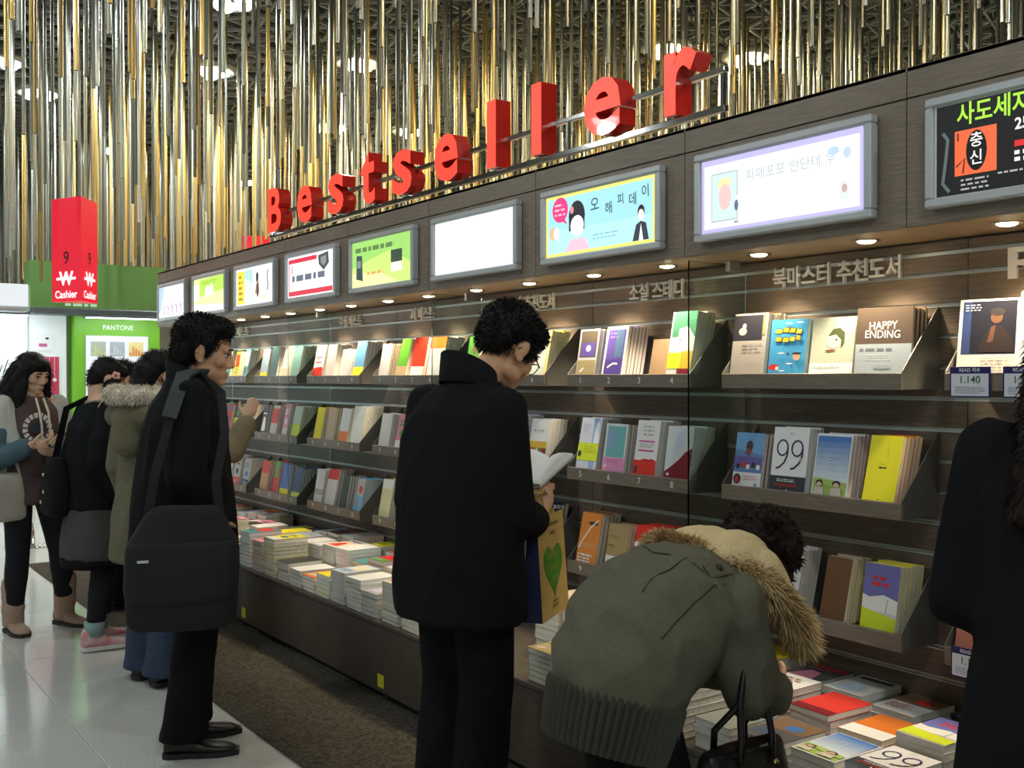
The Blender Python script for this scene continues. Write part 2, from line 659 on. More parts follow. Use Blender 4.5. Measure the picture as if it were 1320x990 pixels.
# ---------------------------------------------------------------- bench under the shelves
BT = 0.367
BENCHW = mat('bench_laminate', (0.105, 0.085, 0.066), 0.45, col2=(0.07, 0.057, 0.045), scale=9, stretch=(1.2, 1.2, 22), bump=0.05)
cuts = [0.68, 2.48, 4.28, 6.08, 7.88, YE]
bl = ['below the crouching woman', 'behind the legs of the reading man', 'with the white book stacks and yellow sticker', 'partly behind the man with the bag', 'at the far end of the display']
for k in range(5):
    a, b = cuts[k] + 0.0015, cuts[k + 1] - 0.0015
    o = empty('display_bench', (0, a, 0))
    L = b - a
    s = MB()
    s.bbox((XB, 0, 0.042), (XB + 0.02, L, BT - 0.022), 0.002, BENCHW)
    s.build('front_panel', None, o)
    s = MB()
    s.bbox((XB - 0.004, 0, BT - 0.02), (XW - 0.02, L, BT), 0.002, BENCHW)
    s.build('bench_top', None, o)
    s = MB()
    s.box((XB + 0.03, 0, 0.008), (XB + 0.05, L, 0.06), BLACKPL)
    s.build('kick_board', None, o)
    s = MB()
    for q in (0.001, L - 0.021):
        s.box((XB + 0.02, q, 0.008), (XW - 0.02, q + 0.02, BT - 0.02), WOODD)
    s.build('side_board', None, o)
    tag(o, 'low brown laminate display bench %s' % bl[k], 'bench', 'benches under the bookcase')
YEL = mat('yellow_sticker', (0.75, 0.72, 0.03), 0.5)
for y, w in ((4.285, 'behind the reading man'), (6.02, 'beside the tan shoe')):
    s = MB()
    s.bbox((-0.03, -0.002, 0), (0.03, 0.0, 0.06), 0.0005, YEL)
    s.rect = None
    o = s.build('sticker', None, None, False, (XB - 0.001, y, 0.065), (0, 0, WALLROT))
    tag(o, 'small square yellow sticker on the bench front %s' % w, 'sticker')

# ---------------------------------------------------------------- shelf trays
LIPW = mat('shelf_laminate', (0.20, 0.165, 0.13), 0.45, col2=(0.14, 0.115, 0.09), scale=9, stretch=(1.2, 1.2, 22), bump=0.05)
SIDEP = mat('shelf_side_metal', (0.13, 0.125, 0.11), 0.45, 0.2)
NUMM = mat('shelf_number', (0.72, 0.73, 0.72), 0.5)
ROWZ = [1.472, 1.072, 0.668]
SW = 0.738
SIGN = ['black poster', 'lavender edged poster', 'blue girl poster', 'plain white poster', 'green poster', 'red barred poster', 'yellow striped poster',
        'lime poster', 'lilac poster']
ROWN = ['top', 'middle', 'lowest']
tray_me = {}
for u in range(NU):
    yc = Y0 + PITCH * u + 0.464 if u else Y0 + 0.464 + 0.02
    for r in range(3):
        o = wall_empty('display_shelf', yc, ROWZ[r], XS)
        D = XW - 0.02 - XS
        if not tray_me:
            s = MB()
            s.bbox((-SW / 2, 0, 0), (SW / 2, 0.016, 0.053), 0.002, LIPW)
            tray_me['lip'] = s.build('lip', None, o)
            s = MB()
            s.box((-SW / 2 + 0.004, 0.016, 0.018), (SW / 2 - 0.004, D, 0.034), LIPW)
            tray_me['tray'] = s.build('tray', None, o)
            for sx in (-1, 1):
                s = MB()
                x0 = sx * SW / 2
                v = [(0.003, 0.002), (D, 0.002), (D, 0.262), (D - 0.004, 0.264), (0.003, 0.056)]
                xa, xb = (x0 - 0.004, x0) if sx > 0 else (x0, x0 + 0.004)
                s.add([(xa, p[0], p[1]) for p in v] + [(xb, p[0], p[1]) for p in v],
                      [(4, 3, 2, 1, 0), (5, 6, 7, 8, 9)] + [(i, (i + 1) % 5, (i + 1) % 5 + 5, i + 5) for i in range(5)], SIDEP)
                tray_me['side%d' % sx] = s.build('side_panel', None, o)
            s = MB()
            s.box((-SW / 2 + 0.006, D - 0.004, 0.034), (SW / 2 - 0.006, D - 0.001, 0.20), SIDEP)
            tray_me['back'] = s.build('back_panel', None, o)
        else:
            for k in ('lip', 'tray', 'side-1', 'side1', 'back'):
                c = tray_me[k].copy()
                COL.objects.link(c)
                c.parent = o
        if u > 1:
            p = Print(0.0, 0.0003)
            for q in range(4):
                p.text(str(r * 4 + q + 1), -SW / 2 + 0.092 + 0.1845 * q, 0.027, 0.036, NUMM, 0.012)
            p.build('slot_numbers', None, o)
        tag(o, 'brown %s book shelf with grey wedge sides below the %s' % (ROWN[r], SIGN[u]), 'shelf', 'book shelves on the slat wall')

# ---------------------------------------------------------------- price cards on the nearest unit
NAVY = paper((0.03, 0.025, 0.12))
CARD = paper((0.66, 0.67, 0.75))
INK = paper((0.02, 0.02, 0.03))
GRN = paper((0.05, 0.16, 0.05))
for k, (y, z, lab) in enumerate(((1.66, 1.472, 'navy and white price card reading 1.140 on the shelf lip'), (1.50, 1.472, 'navy and white price card half hidden by the dark haired woman'),
                                 (1.655, 0.66, 'navy topped white card under the pink book'))):
    o = wall_empty('price_card', y, z - 0.018, XS - 0.002)
    s = MB()
    s.bbox((-0.062, -0.004, 0), (0.062, 0.0, 0.088), 0.001, NAVY)
    s.build('card_holder', None, o)
    p = Print(-0.0042, 0.0003)
    p.rect(-0.057, 0.004, 0.057, 0.068, CARD)
    p.text('READ 지수', 0, 0.078, 0.014, CARD, 0.02)
    p.text('1.140', 0, 0.050, 0.030, GRN, 0.01)
    p.lines(-0.045, 0.010, 0.05, 0.032, 4, paper((0.3, 0.3, 0.4)))
    p.build('card_print', None, o)
    tag(o, lab, 'price card')
# ---------------------------------------------------------------- backlit posters in the fascia
LW, LH = 0.725, 0.308
ZB = 1.985
frame_me = None


def g(r, gg, b, s=1.0):
    return glow((r, gg, b), s)


def art_black(p):
    p.rect(-.33, -.125, .33, .125, g(.012, .014, .014, .6))
    p.text('사도세자는 두 번 죽었다', -.27, .088, .066, g(.42, .8, .06), .018, 'LEFT', .86)
    p.rect(-.275, -.075, -.155, .048, g(.85, .14, .05))
    p.oval(-.212, -.012, .03, .055, g(.01, .01, .01, .5))
    p.text('충', -.212, .014, .043, g(.9, .88, .84), .01)
    p.text('신', -.212, -.034, .043, g(.9, .88, .84), .01)
    p.rect(-.268, .02, -.262, .042, g(.2, .03, .02))
    p.stroke([(-.31, .05), (-.295, .03), (-.30, -.02), (-.31, -.09), (-.29, -.115)], .010, g(.16, .2, .2, .6))
    p.stroke([(-.27, -.05), (-.245, -.03), (-.25, -.07)], .006, g(.2, .04, .03, .6))
    p.text('250년 전', -.105, .035, .042, g(.9, .9, .88), .02, 'LEFT', .95)
    p.lines(-.105, -.025, .25, -.005, 1, g(.65, .03, .03), .8)
    p.lines(-.105, -.065, .28, -.030, 2, g(.85, .85, .8), .6)
    p.lines(-.15, -.09, .0, -.08, 1, g(.4, .4, .4), .5)
    p.lines(-.255, -.12, -.16, -.083, 3, g(.4, .4, .4), .4)


def art_lavender(p):
    p.rect(-.33, -.125, .33, .125, g(.56, .52, .92, .95))
    p.rect(-.318, -.113, .318, .105, g(.95, .97, 1.0, 1.02))
    p.rect(-.285, -.092, -.165, .075, g(.45, .52, .52, .9))
    p.rect(-.281, -.088, -.169, .071, g(.66, .84, .82, .95))
    p.oval(-.225, .035, .03, .022, g(.92, .85, .45, .9))
    p.oval(-.222, -.01, .028, .045, g(.92, .62, .60, .9))
    p.oval(-.170, -.045, .009, .018, g(.16, .2, .34, .8))
    p.oval(-.168, -.018, .008, .008, g(.85, .8, .78))
    p.text('파페포포 안단테 우', -.13, .045, .044, g(.52, .58, .60, .9), .004, 'LEFT', 1.05)
    p.oval(.225, .068, .022, .014, g(.55, .72, .85, .9))
    p.oval(.275, .055, .015, .018, g(.6, .72, .85, .9))
    p.rect(.248, -.085, .282, -.03, g(.72, .78, .8))
    p.oval(.266, -.052, .010, .013, g(.6, .4, .4))
    p.lines(-.18, -.106, -.15, -.096, 1, g(.35, .35, .4), .8)


def art_girl(p):
    p.rect(-.33, -.125, .33, .125, g(.92, .86, .18))
    p.rect(-.318, -.113, .318, .113, g(.38, .76, .86))
    p.rect(-.318, -.113, .318, -.02, g(.48, .82, .88))
    p.oval(-.235, .065, .052, .052, g(.82, .04, .22))
    p.poly([(-.21, .03), (-.185, .0), (-.225, .018)], g(.82, .04, .22))
    p.lines(-.27, .035, -.2, .095, 3, g(.95, .55, .6), .4)
    p.oval(-.125, .028, .052, .062, g(.02, .02, .03, .7))
    p.rect(-.175, -.03, -.075, .03, g(.02, .02, .03, .7))
    p.oval(-.122, -.012, .042, .042, g(1, 1, .98, 1.2))
    p.poly([(-.20, -.113), (-.165, -.065), (-.075, -.065), (-.04, -.113)], g(.9, .55, .66))
    p.oval(-.155, .055, .012, .016, g(.85, .25, .3))
    p.oval(-.275, -.03, .030, .028, g(.75, .5, .3))
    p.oval(-.255, -.032, .020, .026, g(.95, .9, .85))
    for ch, x, z, s in (('오', -.01, .055, .062), ('해', .075, .03, .052), ('피', .145, .055, .046), ('데', .215, .045, .052), ('이', .285, .066, .052)):
        p.text(ch, x, z, s, g(.02, .05, .06, .7), .006, rot=.06)
    p.lines(-.02, -.085, .17, -.055, 2, g(.25, .5, .6), .35)
    p.oval(.262, -.005, .019, .026, g(.02, .02, .02, .7))
    p.oval(.262, -.018, .016, .022, g(.85, .8, .75))
    p.poly([(.215, -.113), (.235, -.052), (.262, -.04), (.29, -.05), (.305, -.113)], g(.05, .06, .08, .7))
    p.poly([(.25, -.113), (.262, -.05), (.275, -.113)], g(.95, .95, .95))


def art_white(p):
    p.rect(-.33, -.125, .33, .125, g(.97, .98, .94, 1.06))
    p.rect(-.33, -.125, -.2, -.03, g(.93, .98, .90, 1.2))
    p.oval(-.16, .0, .014, .03, g(.92, .93, .84, 1.1))
    p.oval(-.08, .03, .012, .02, g(.95, .93, .86, 1.1))
    p.rect(.25, .07, .3, .115, g(.92, .86, .82, 1.1))
    p.lines(.1, -.1, .28, -.09, 1, g(.8, .8, .82, 1.0), .4)


def art_green(p):
    p.rect(-.33, -.125, .33, .125, g(.36, .70, .16))
    p.poly([(-.33, -.125), (.33, -.125), (.33, -.03), (.1, .05), (-.1, .02), (-.33, -.02)], g(.62, .86, .2))
    p.poly([(-.33, -.125), (.2, -.125), (.0, -.06), (-.33, -.045)], g(.86, .90, .42))
    p.lines(-.29, .06, .29, .095, 1, g(.14, .28, .08, .8), .7)
    p.poly([(-.28, -.08), (-.2, -.095), (-.21, .045), (-.275, .05)], g(.05, .09, .09, .7))
    p.rect(-.268, -.02, -.225, .02, g(.3, .35, .35, .8))
    p.rect(.12, -.02, .24, .045, g(.05, .09, .06, .7))
    p.rect(.12, -.07, .24, -.02, g(.8, .85, .75))
    p.lines(-.15, -.07, .06, -.045, 1, g(.75, .4, .1), .6)


def art_redbar(p):
    p.rect(-.33, -.125, .33, .125, g(.94, .95, .97, 1.2))
    p.rect(-.315, .085, .1, .112, g(.70, .03, .06))
    p.rect(-.315, -.118, .315, -.088, g(.70, .03, .06))
    p.rect(-.315, -.118, -.302, .112, g(.70, .03, .06))
    p.poly([(.12, .105), (.26, .118), (.27, .05), (.20, .01), (.13, .05)], g(.08, .1, .1, .7))
    p.poly([(.155, .09), (.23, .098), (.235, .06), (.20, .035), (.16, .055)], g(.35, .38, .38, .7))
    p.rect(-.27, .02, -.258, .07, g(.05, .05, .06, .7))
    p.lines(-.26, -.035, .26, .012, 1, g(.16, .2, .26, .8), .8)


def art_stripe(p):
    p.rect(-.33, -.125, .33, .125, g(.93, .96, .92, 1.15))
    p.rect(-.31, -.118, -.17, .11, g(.88, .74, .06))
    p.lines(-.28, -.1, -.2, .09, 5, g(.5, .3, .05, .8), .5)
    p.rect(-.17, -.118, -.02, .11, g(.42, .72, .72))
    p.poly([(-.17, -.118), (.05, -.118), (-.02, .02), (-.17, .06)], g(.7, .88, .86))
    p.oval(.06, .05, .025, .035, g(.06, .05, .05, .7))
    p.poly([(.02, -.06), (.05, .02), (.085, .02), (.1, -.06)], g(.62, .3, .1, .8))
    p.oval(.07, -.035, .022, .05, g(.08, .07, .06, .7))
    p.stroke([(.25, .09), (.235, .03), (.25, .0), (.24, -.05)], .022, g(.3, .32, .3, .8))
    p.oval(.17, -.09, .06, .016, g(.7, .8, .6))


def art_lime(p):
    p.rect(-.33, -.125, .33, .125, g(.74, .92, .35, 1.1))
    p.poly([(-.2, -.01), (.33, .02), (.33, .125), (-.2, .115)], g(.48, .78, .08))
    p.poly([(-.33, -.125), (.33, -.125), (.33, -.09), (-.33, -.06)], g(.93, .96, .78, 1.1))
    p.oval(-.03, .02, .05, .045, g(.78, .96, .82, 1.1))
    p.oval(.06, .03, .045, .045, g(.78, .96, .82, 1.1))
    p.lines(-.15, .075, .28, .105, 2, g(.25, .5, .1, .8), .4)
    p.rect(-.33, -.04, -.22, .08, g(.9, .96, .86, 1.1))


def art_lilac(p):
    p.rect(-.33, -.125, .33, .125, g(.92, .90, .97, 1.15))
    p.poly([(-.33, .125), (-.18, .125), (-.26, -.06), (-.33, -.09)], g(.45, .62, .86))
    p.oval(.08, -.03, .2, .06, g(.92, .74, .88))
    for i in range(5):
        x = -.2 + i * .11
        p.stroke([(x, -.11), (x + .02, -.06), (x - .01, -.03)], .018, g(.4, .3, .42, .8))
    p.lines(-.1, .04, .26, .09, 2, g(.86, .66, .8), .35)


arts = [art_black, art_lavender, art_girl, art_white, art_green, art_redbar, art_stripe, art_lime, art_lilac]
art_lab = ['black poster lightbox with lime Korean title and red book', 'white lightbox poster with lavender border and pale book picture',
           'light blue lightbox poster of a black haired girl with yellow border', 'almost blank glowing white lightbox poster',
           'green and yellow lightbox poster with dark devices', 'white lightbox poster with red bars and dark emblem',
           'lightbox poster with yellow stripe and teal picture', 'lime green lightbox poster with pale heart shape', 'pale lilac and blue lightbox poster, farthest of the row']
for u in range(NU):
    yc = Y0 + PITCH * u + 0.4555
    o = wall_empty('lightbox', yc, ZB + LH / 2, XF)
    if frame_me is None:
        s = MB()
        s.box((-.34, -0.028, -.135), (.34, -0.001, .135), WHITEP)
        a = s.build('housing', None, o)
        s = MB()
        T, Dp = 0.026, 0.040
        for (x0, z0, x1, z1) in ((-LW / 2, LH / 2 - T, LW / 2, LH / 2), (-LW / 2, -LH / 2, LW / 2, -LH / 2 + T), (-LW / 2, -LH / 2 + T, -LW / 2 + T, LH / 2 - T),
                                 (LW / 2 - T, -LH / 2 + T, LW / 2, LH / 2 - T)):
            s.bbox((x0, -Dp, z0), (x1, -0.001, z1), 0.005, SILVERP)
        b = s.build('frame', None, o)
        frame_me = (a.data, b.data)
    else:
        link('housing', frame_me[0], o)
        link('frame', frame_me[1], o)
    p = Print(-0.028, 0.0003)
    arts[u](p)
    p.build('poster_print', None, o)
    tag(o, art_lab[u], 'lightbox', 'lightboxes along the fascia')

# ---------------------------------------------------------------- red sign letters on chrome rails
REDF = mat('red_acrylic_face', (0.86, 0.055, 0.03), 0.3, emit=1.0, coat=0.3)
REDS = mat('red_gloss_side', (0.62, 0.022, 0.014), 0.15, coat=0.6)
sign = empty('shop_sign', (XF + 0.03, 4.7, ZT))
letters = [('B', 6.65, .225), ('e', 6.166, .22), ('s', 5.713, .205), ('t', 5.289, .17), ('s', 4.917, .205), ('e', 4.483, .22), ('l', 4.009, .072), ('l', 3.662, .072),
           ('e', 3.298, .225), ('r', 2.828, .165)]
BASE = 0.073
for ch, y, w in letters:
    me = text_mesh(ch, 0.40, 0.026, 0.0, 'LEFT')
    xs = [v.co.x for v in me.vertices]
    zs = [v.co.y for v in me.vertices]
    hh = {'l': .312, 'B': .292, 't': .29}.get(ch, .235)
    kx, kz = w / (max(xs) - min(xs)), hh / (max(zs) - min(zs))
    bm = bmesh.new()
    bm.from_mesh(me)
    bmesh.ops.remove_doubles(bm, verts=bm.verts, dist=1e-5)
    for v in bm.verts:
        v.co = Vector(((v.co.x - min(xs)) * kx, (v.co.y - min(zs)) * kz, 0))
    m = MB()
    verts = [v.co.copy() for v in bm.verts]
    bm.verts.index_update()
    fs = [[v.index for v in f.verts] for f in bm.faces]
    be = []
    for e in bm.edges:
        if len(e.link_faces) == 1:
            l = e.link_loops[0]
            be.append((l.vert.index, l.link_loop_next.vert.index))
    bm.free()
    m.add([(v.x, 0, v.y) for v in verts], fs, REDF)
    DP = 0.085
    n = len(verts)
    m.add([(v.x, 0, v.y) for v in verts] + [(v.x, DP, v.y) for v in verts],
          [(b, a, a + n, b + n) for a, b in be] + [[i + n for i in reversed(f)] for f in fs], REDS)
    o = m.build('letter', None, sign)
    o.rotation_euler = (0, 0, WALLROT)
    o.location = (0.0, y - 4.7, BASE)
for z, t in ((BASE - 0.014, 0.012), (BASE + 0.125, 0.010)):
    m = MB()
    m.bbox((0.035, 2.56 - 4.7, z - t), (0.060, 6.70 - 4.7, z + t), 0.002, CHROME)
    m.build('rail', None, sign)
for y in (2.575, 3.46, 4.36, 5.2, 6.1, 6.69):
    m = MB()
    m.box((0.040, y - 4.706, 0.0), (0.055, y - 4.694, BASE + 0.135), CHROME)
    m.build('post', None, sign)
tag(sign, 'long red Bestseller letter sign on chrome rails above the fascia', 'sign')

# ---------------------------------------------------------------- cashier signs hung among the pipes
REDSIGN = mat('red_sign_panel', (0.72, 0.012, 0.035), 0.35, emit=0.55)
WHT = mat('white_sign_print', (0.95, 0.95, 0.95), 0.4, emit=0.8)
DRKP = mat('dark_sign_print', (0.06, 0.005, 0.01), 0.5)


def cashier(x, y, z0, h, s, ang0, label, text=True):
    o = empty('cashier_sign', (x, y, z0), 0)
    rr = s / math.sqrt(3)
    pts = [(rr * math.cos(ang0 + k * 2 * PI / 3), rr * math.sin(ang0 + k * 2 * PI / 3)) for k in range(3)]
    m = MB()
    m.loft([[(p[0], p[1], z) for p in pts] for z in (0, h)], REDSIGN)
    m.build('panel_prism', None, o)
    m = MB()
    for p in pts:
        m.cyl((p[0] * .7, p[1] * .7, h), (p[0] * .7, p[1] * .7, CEIL - z0), 0.003, n=5, m=CHROME)
    m.build('cable', None, o)
    if text:
        for k in range(3):
            a, b = Vector((*pts[k], 0)), Vector((*pts[(k + 1) % 3], 0))
            d = (b - a).normalized()           # face's right-hand direction seen from outside
            nrm = Vector((d.y, -d.x, 0))
            M = Matrix((( d.x, -nrm.x, 0, (a.x + b.x) / 2), (d.y, -nrm.y, 0, (a.y + b.y) / 2), (0, 0, 1, 0), (0, 0, 0, 1)))
            p = Print(-0.001, 0.0008)
            p.text('9', 0, h * .415, .145, DRKP, .012)
            p.text('W', 0, h * .215, .15, WHT, .035)
            p.rect(-.115, h * .208, .115, h * .232, WHT)
            p.text('Cashier', 0, h * .065, .085, WHT, .016)
            q = p.build('sign_print', None, o)
            q.matrix_local = M
    tag(o, label, 'sign')


cashier(2.02, 8.99, 2.13, 0.84, 0.35, R(-93.6), 'red three sided hanging Cashier sign with the number 9')
cashier(5.2, 13.1, 2.75, 0.62, 0.35, R(-60), 'distant red hanging sign showing just above the fascia', False)

# ---------------------------------------------------------------- hanging pipes
PA = mat('silver_pipe', (0.58, 0.60, 0.55), 0.33, 0.8)
PB = mat('champagne_pipe', (0.62, 0.57, 0.42), 0.33, 0.8)
PC = mat('warm_light_pipe', (0.85, 0.62, 0.24), 0.33, 0.8)  # gold tone is warm lamplight put into the pipe colour
PD = mat('dull_pipe', (0.20, 0.205, 0.18), 0.42, 0.8)
PM = mat('grey_pipe', (0.36, 0.37, 0.33), 0.36, 0.8)
PL = mat('bright_pipe', (0.82, 0.83, 0.78), 0.28, 0.8)
PC2 = mat('dull_warm_light_pipe', (0.46, 0.32, 0.12), 0.38, 0.8)  # weaker tone of the same painted lamplight
PEND = mat('pipe_bore_shade', (0.02, 0.02, 0.018), 0.8)  # shade inside the tube, painted as a dark disc on its end
PR = 0.0145


def pipe_bottom(x, y):
    z = 3.58 + 0.10 * math.sin(x * 0.95 + 0.6) * math.cos(y * 0.62) + 0.08 * math.sin(y * 1.25 + x * 0.4)
    if x < 3.2:
        z -= 0.34 * max(0, min(y - 7.6, 3.6))
    elif x < 6:
        z -= 0.17 * max(0, min(y - 9, 5.5))
    else:
        z -= 0.06 * max(0, min(y - 9, 6))
    z += 0.05 * max(0, min(x - 3.5, 5)) + rnd.uniform(-0.20, 0.22)
    return max(2.28 if x < 2.5 and y < YE + 2.3 else 2.72, min(z, 4.5))


def pipe_mesh(mb, x, y, z0, z1, m, n=7):
    v = []
    for z in (z0, z1):
        v += [(x + PR * math.cos(t), y + PR * math.sin(t), z) for t in ang(n)]
    mb.add(v, [(i, (i + 1) % n, (i + 1) % n + n, i + n) for i in range(n)], m)
    q = PR * .78
    mb.add([(x + q * math.cos(t), y + q * math.sin(t), z0 - .0004) for t in ang(n)], [tuple(range(n - 1, -1, -1))], PEND)
    mb.add(v[:n] + [(x + q * math.cos(t), y + q * math.sin(t), z0) for t in ang(n)], [((i + 1) % n, i, i + n, (i + 1) % n + n) for i in range(n)], m)


cand = []
STEP = 0.33
i = 0
x = -3.0
while x < 15:
    y = 2.0
    while y < 21.5:
        px_, py_ = x + rnd.uniform(-.13, .13), y + rnd.uniform(-.13, .13)
        y += STEP
        z = pipe_bottom(px_, py_)
        u, v, d = proj((px_, py_, z))
        if d < 1.0 or u < -160 or u > 1480:
            continue
        if any((px_ - l[0]) ** 2 + (py_ - l[1]) ** 2 < 0.34 ** 2 for l in lamp_spots):
            continue
        if XF - .1 < px_ < XW + .12 and py_ < YE and z < 2.8:
            z = 2.9
        if (px_ - 2.02) ** 2 + (py_ - 8.99) ** 2 < .32 ** 2 or (px_ - 5.2) ** 2 + (py_ - 13.1) ** 2 < .32 ** 2:
            z = 3.45
        nz = noise.noise(Vector((px_ * .42, py_ * .42, 3.1))) + rnd.uniform(-.25, .25)
        gold = sum(math.exp(-((px_ - a) ** 2 + (py_ - b) ** 2) / c) for a, b, c in ((1.1, 6.6, 1.6), (4.4, 12.6, 4.5), (6.3, 9.2, 5.0)))  # clusters where warm lamplight is painted onto the pipes as gold
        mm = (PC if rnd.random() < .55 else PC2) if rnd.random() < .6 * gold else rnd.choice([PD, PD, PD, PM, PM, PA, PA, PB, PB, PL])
        # how much of the pipe the picture shows
        lim = 487 - .275 * (u + 290) if u > 205 else 395
        vis = max(0, min(v, lim)) / d if -5 < u < 1325 and v > 4 else 0
        cand.append((vis, px_, py_, z, mm))
    x += STEP
cand.sort(key=lambda c: -c[0])
rest = MB()
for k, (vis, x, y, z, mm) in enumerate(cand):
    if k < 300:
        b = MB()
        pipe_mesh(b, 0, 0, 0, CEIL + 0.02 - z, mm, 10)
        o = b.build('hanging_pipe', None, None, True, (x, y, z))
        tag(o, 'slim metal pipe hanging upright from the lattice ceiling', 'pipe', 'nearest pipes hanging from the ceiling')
    else:
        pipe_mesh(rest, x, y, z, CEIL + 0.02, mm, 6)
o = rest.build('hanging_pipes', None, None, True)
tag(o, 'dense field of thin metal pipes hanging farther off under the ceiling', 'pipes', kind='stuff')

# ---------------------------------------------------------------- shops beyond the far end of the bookcase
YK = 11.5
GREENK = mat('green_kiosk_panel', (0.20, 0.52, 0.04), 0.4)
WHITEK = mat('backlit_white_panel', (0.90, 0.95, 1.0), 0.4, emit=0.7)
SOFTW = mat('white_shop_wall', (0.84, 0.90, 0.92), 0.4)
CANO = mat('grey_canopy', (0.10, 0.13, 0.14), 0.4)
k = empty('green_kiosk', (2.98, YK, 0))
m = MB()
m.box((-.42, 0, 0.1), (.46, 0.30, 2.16), GREENK)
m.build('body', None, k)
m = MB()
m.box((-.315, -0.012, 0.85), (.335, -0.001, 1.96), SILVERP)
m.box((-.31, -0.016, 0.855), (.33, -0.012, 1.955), WHITEK)
m.build('display_panel', None, k)
SHELFP = [((.45, .5, .42), (.62, .66, .3)), ((.42, .47, .52), (.6, .65, .7)), ((.85, .72, .35), (.8, .3, .1))]
for q in range(3):
    m = Print(-0.016, 0.001)
    x0 = -.265 + q * .195
    a, b = SHELFP[q]
    m.rect(x0, 1.74, x0 + .155, 1.895, paper(a))
    for t in range(5):
        m.rect(x0 + .01 + .029 * t, 1.75, x0 + .03 + .029 * t, 1.78 + .022 * ((t * 7) % 4), paper(b))
    m.build('product_window', None, k)
m = MB()
for q in range(9):
    c = [(.1, .1, .12), (.3, .05, .1), (.06, .06, .07), (.2, .4, .1)][q % 4]
    m.ell((-.22 + q * .06, -0.03, 1.615 + .008 * (q % 3)), (.018, .014, .014), paper(c), n=8)
m.build('hanging_samples', None, k)
p = Print(-0.001, 0.001)
p.text('PANTONE', .02, 2.045, .072, glow((.8, .92, .8), .8), .012, sx=.95)
p.build('sign_print', None, k)
m = MB()
m.bbox((-.42, 0.02, 0.005), (.46, 0.28, 0.1), 0.004, BLACKPL)
m.build('plinth', None, k)
tag(k, 'bright green shop kiosk with white backlit display panel and pale header text', 'kiosk')

m = MB()
m.box((-2.5, YK + .1, 0.0), (2.50, YK + .25, 2.16), SOFTW)
wf = tag(m.build('wall_shopfront'), 'bright white lit shopfront wall beyond the shoppers', None, kind='structure')
m = MB()
m.box((2.12, YK + .088, 0.02), (2.132, YK + .1, 2.15), SILVERP)
m.build('joint_strip', None, wf)
REDPO = mat('dark_pink_poster', (0.50, 0.05, 0.11), 0.4)
o = empty('ornament_poster', (2.30, YK + .1, 1.27))
m = MB()
m.box((-.17, -0.008, 0), (.125, 0, .46), REDPO)
m.build('board', None, o)
p = Print(-0.008, 0.001)
for (x, z, r) in ((-.1, .38, .022), (0.0, .36, .024), (-.05, .26, .02), (-.10, .18, .026), (.08, .22, .02), (.03, .10, .022), (-.13, .07, .016)):
    p.rect(x - .0025, z, x + .0025, .46, paper((.8, .6, .65)))
    p.oval(x, z, r, r, paper((.85, .82, .85)), 10)
p.build('ornament_print', None, o)
tag(o, 'dark pink poster of hanging white ornaments on the white shopfront', 'poster')
o = empty('wall_notice', (2.26, YK + .1, 1.85))
m = MB()
m.box((-.1, -0.006, -.1), (.12, 0, .12), paper((.8, .83, .84)))
m.build('board', None, o)
p = Print(-0.006, 0.001)
p.oval(.05, .07, .018, .012, paper((.05, .05, .08)))
p.lines(-.03, -.022, .07, .022, 1, paper((.5, .15, .3)), .8)
p.lines(-.07, -.08, .1, -.05, 2, paper((.45, .5, .5)), .4)
p.build('notice_print', None, o)
tag(o, 'small white notice with pink print beside the green kiosk', 'notice')
o = empty('pen_poster', (1.88, YK + .1, 1.60))
p = Print(-0.002, 0.001)
for q in range(4):
    x = -.1 + q * .055
    p.stroke([(x, -.06 - .05 * (q % 2)), (x + .05, .10 - .06 * (q % 2))], .011, paper((.08, .1, .12)))
p.lines(.10, -.02, .24, .04, 3, paper((.7, .74, .76)), .3)
p.build('pen_print', None, o)
tag(o, 'pale wall print of slanting dark pens above the girl', 'poster')

c = empty('shop_canopy', (0.5, YK - .05, 2.16))
m = MB()
m.bbox((1.62, -0.12, 0.0), (2.98, 0.30, 0.07), 0.01, CANO)
m.build('canopy_edge', None, c)
m = MB()
m.bbox((-3.0, -0.12, 0.02), (1.60, 0.30, 0.07), 0.01, SILVERP)
m.build('canopy_edge', None, c)
m = MB()
m.box((1.62, -0.02, 0.07), (2.98, 0.28, 0.55), mat('green_fascia', (0.16, 0.34, 0.10), 0.4))
m.build('green_fascia', None, c)
m = MB()
m.box((-3.0, -0.02, 0.07), (1.60, 0.28, 0.30), WHITEK)
m.build('white_fascia', None, c)
p = Print(-0.02, 0.001)
p.lines(1.95, 0.09, 2.35, 0.13, 1, glow((.5, .7, .5), .7), .7)
p.build('fascia_print', None, c)
tag(c, 'canopy band with green and glowing white fascia over the shopfronts', 'canopy')

STRIP = mat('added_strip_lamp', (0.85, 0.95, 1.0), 0.4, emit=4)  # lamps added under the canopy to brighten the shopfront wall and kiosk
for (x0, x1, lab, w_) in ((-2.4, 2.05, 'long cool strip lamp added to brighten the shopfront under the white canopy edge', 40), (2.6, 3.4, 'short strip lamp added to brighten the kiosk under the grey canopy', 2)):
    o = empty('added_strip_lamp', ((x0 + x1) / 2, YK - .32, 2.135))
    m = MB()
    m.bbox((-(x1 - x0) / 2, -.02, -.012), ((x1 - x0) / 2, .02, .0), .003, STRIP)
    m.build('tube', None, o)
    m = MB()
    m.bbox((-(x1 - x0) / 2, -.03, .0), ((x1 - x0) / 2, .16, .02), .003, CANO)
    m.build('housing', None, o)
    l = bpy.data.lights.new('added_strip_light', 'AREA')
    l.shape = 'RECTANGLE'
    l.size, l.size_y = x1 - x0, .05
    l.energy = w_
    l.color = (.86, .96, 1.0)
    link('added_strip_light', l, o, (0, -.01, -.03), (R(38), 0, 0))
    tag(o, lab, 'lamp')

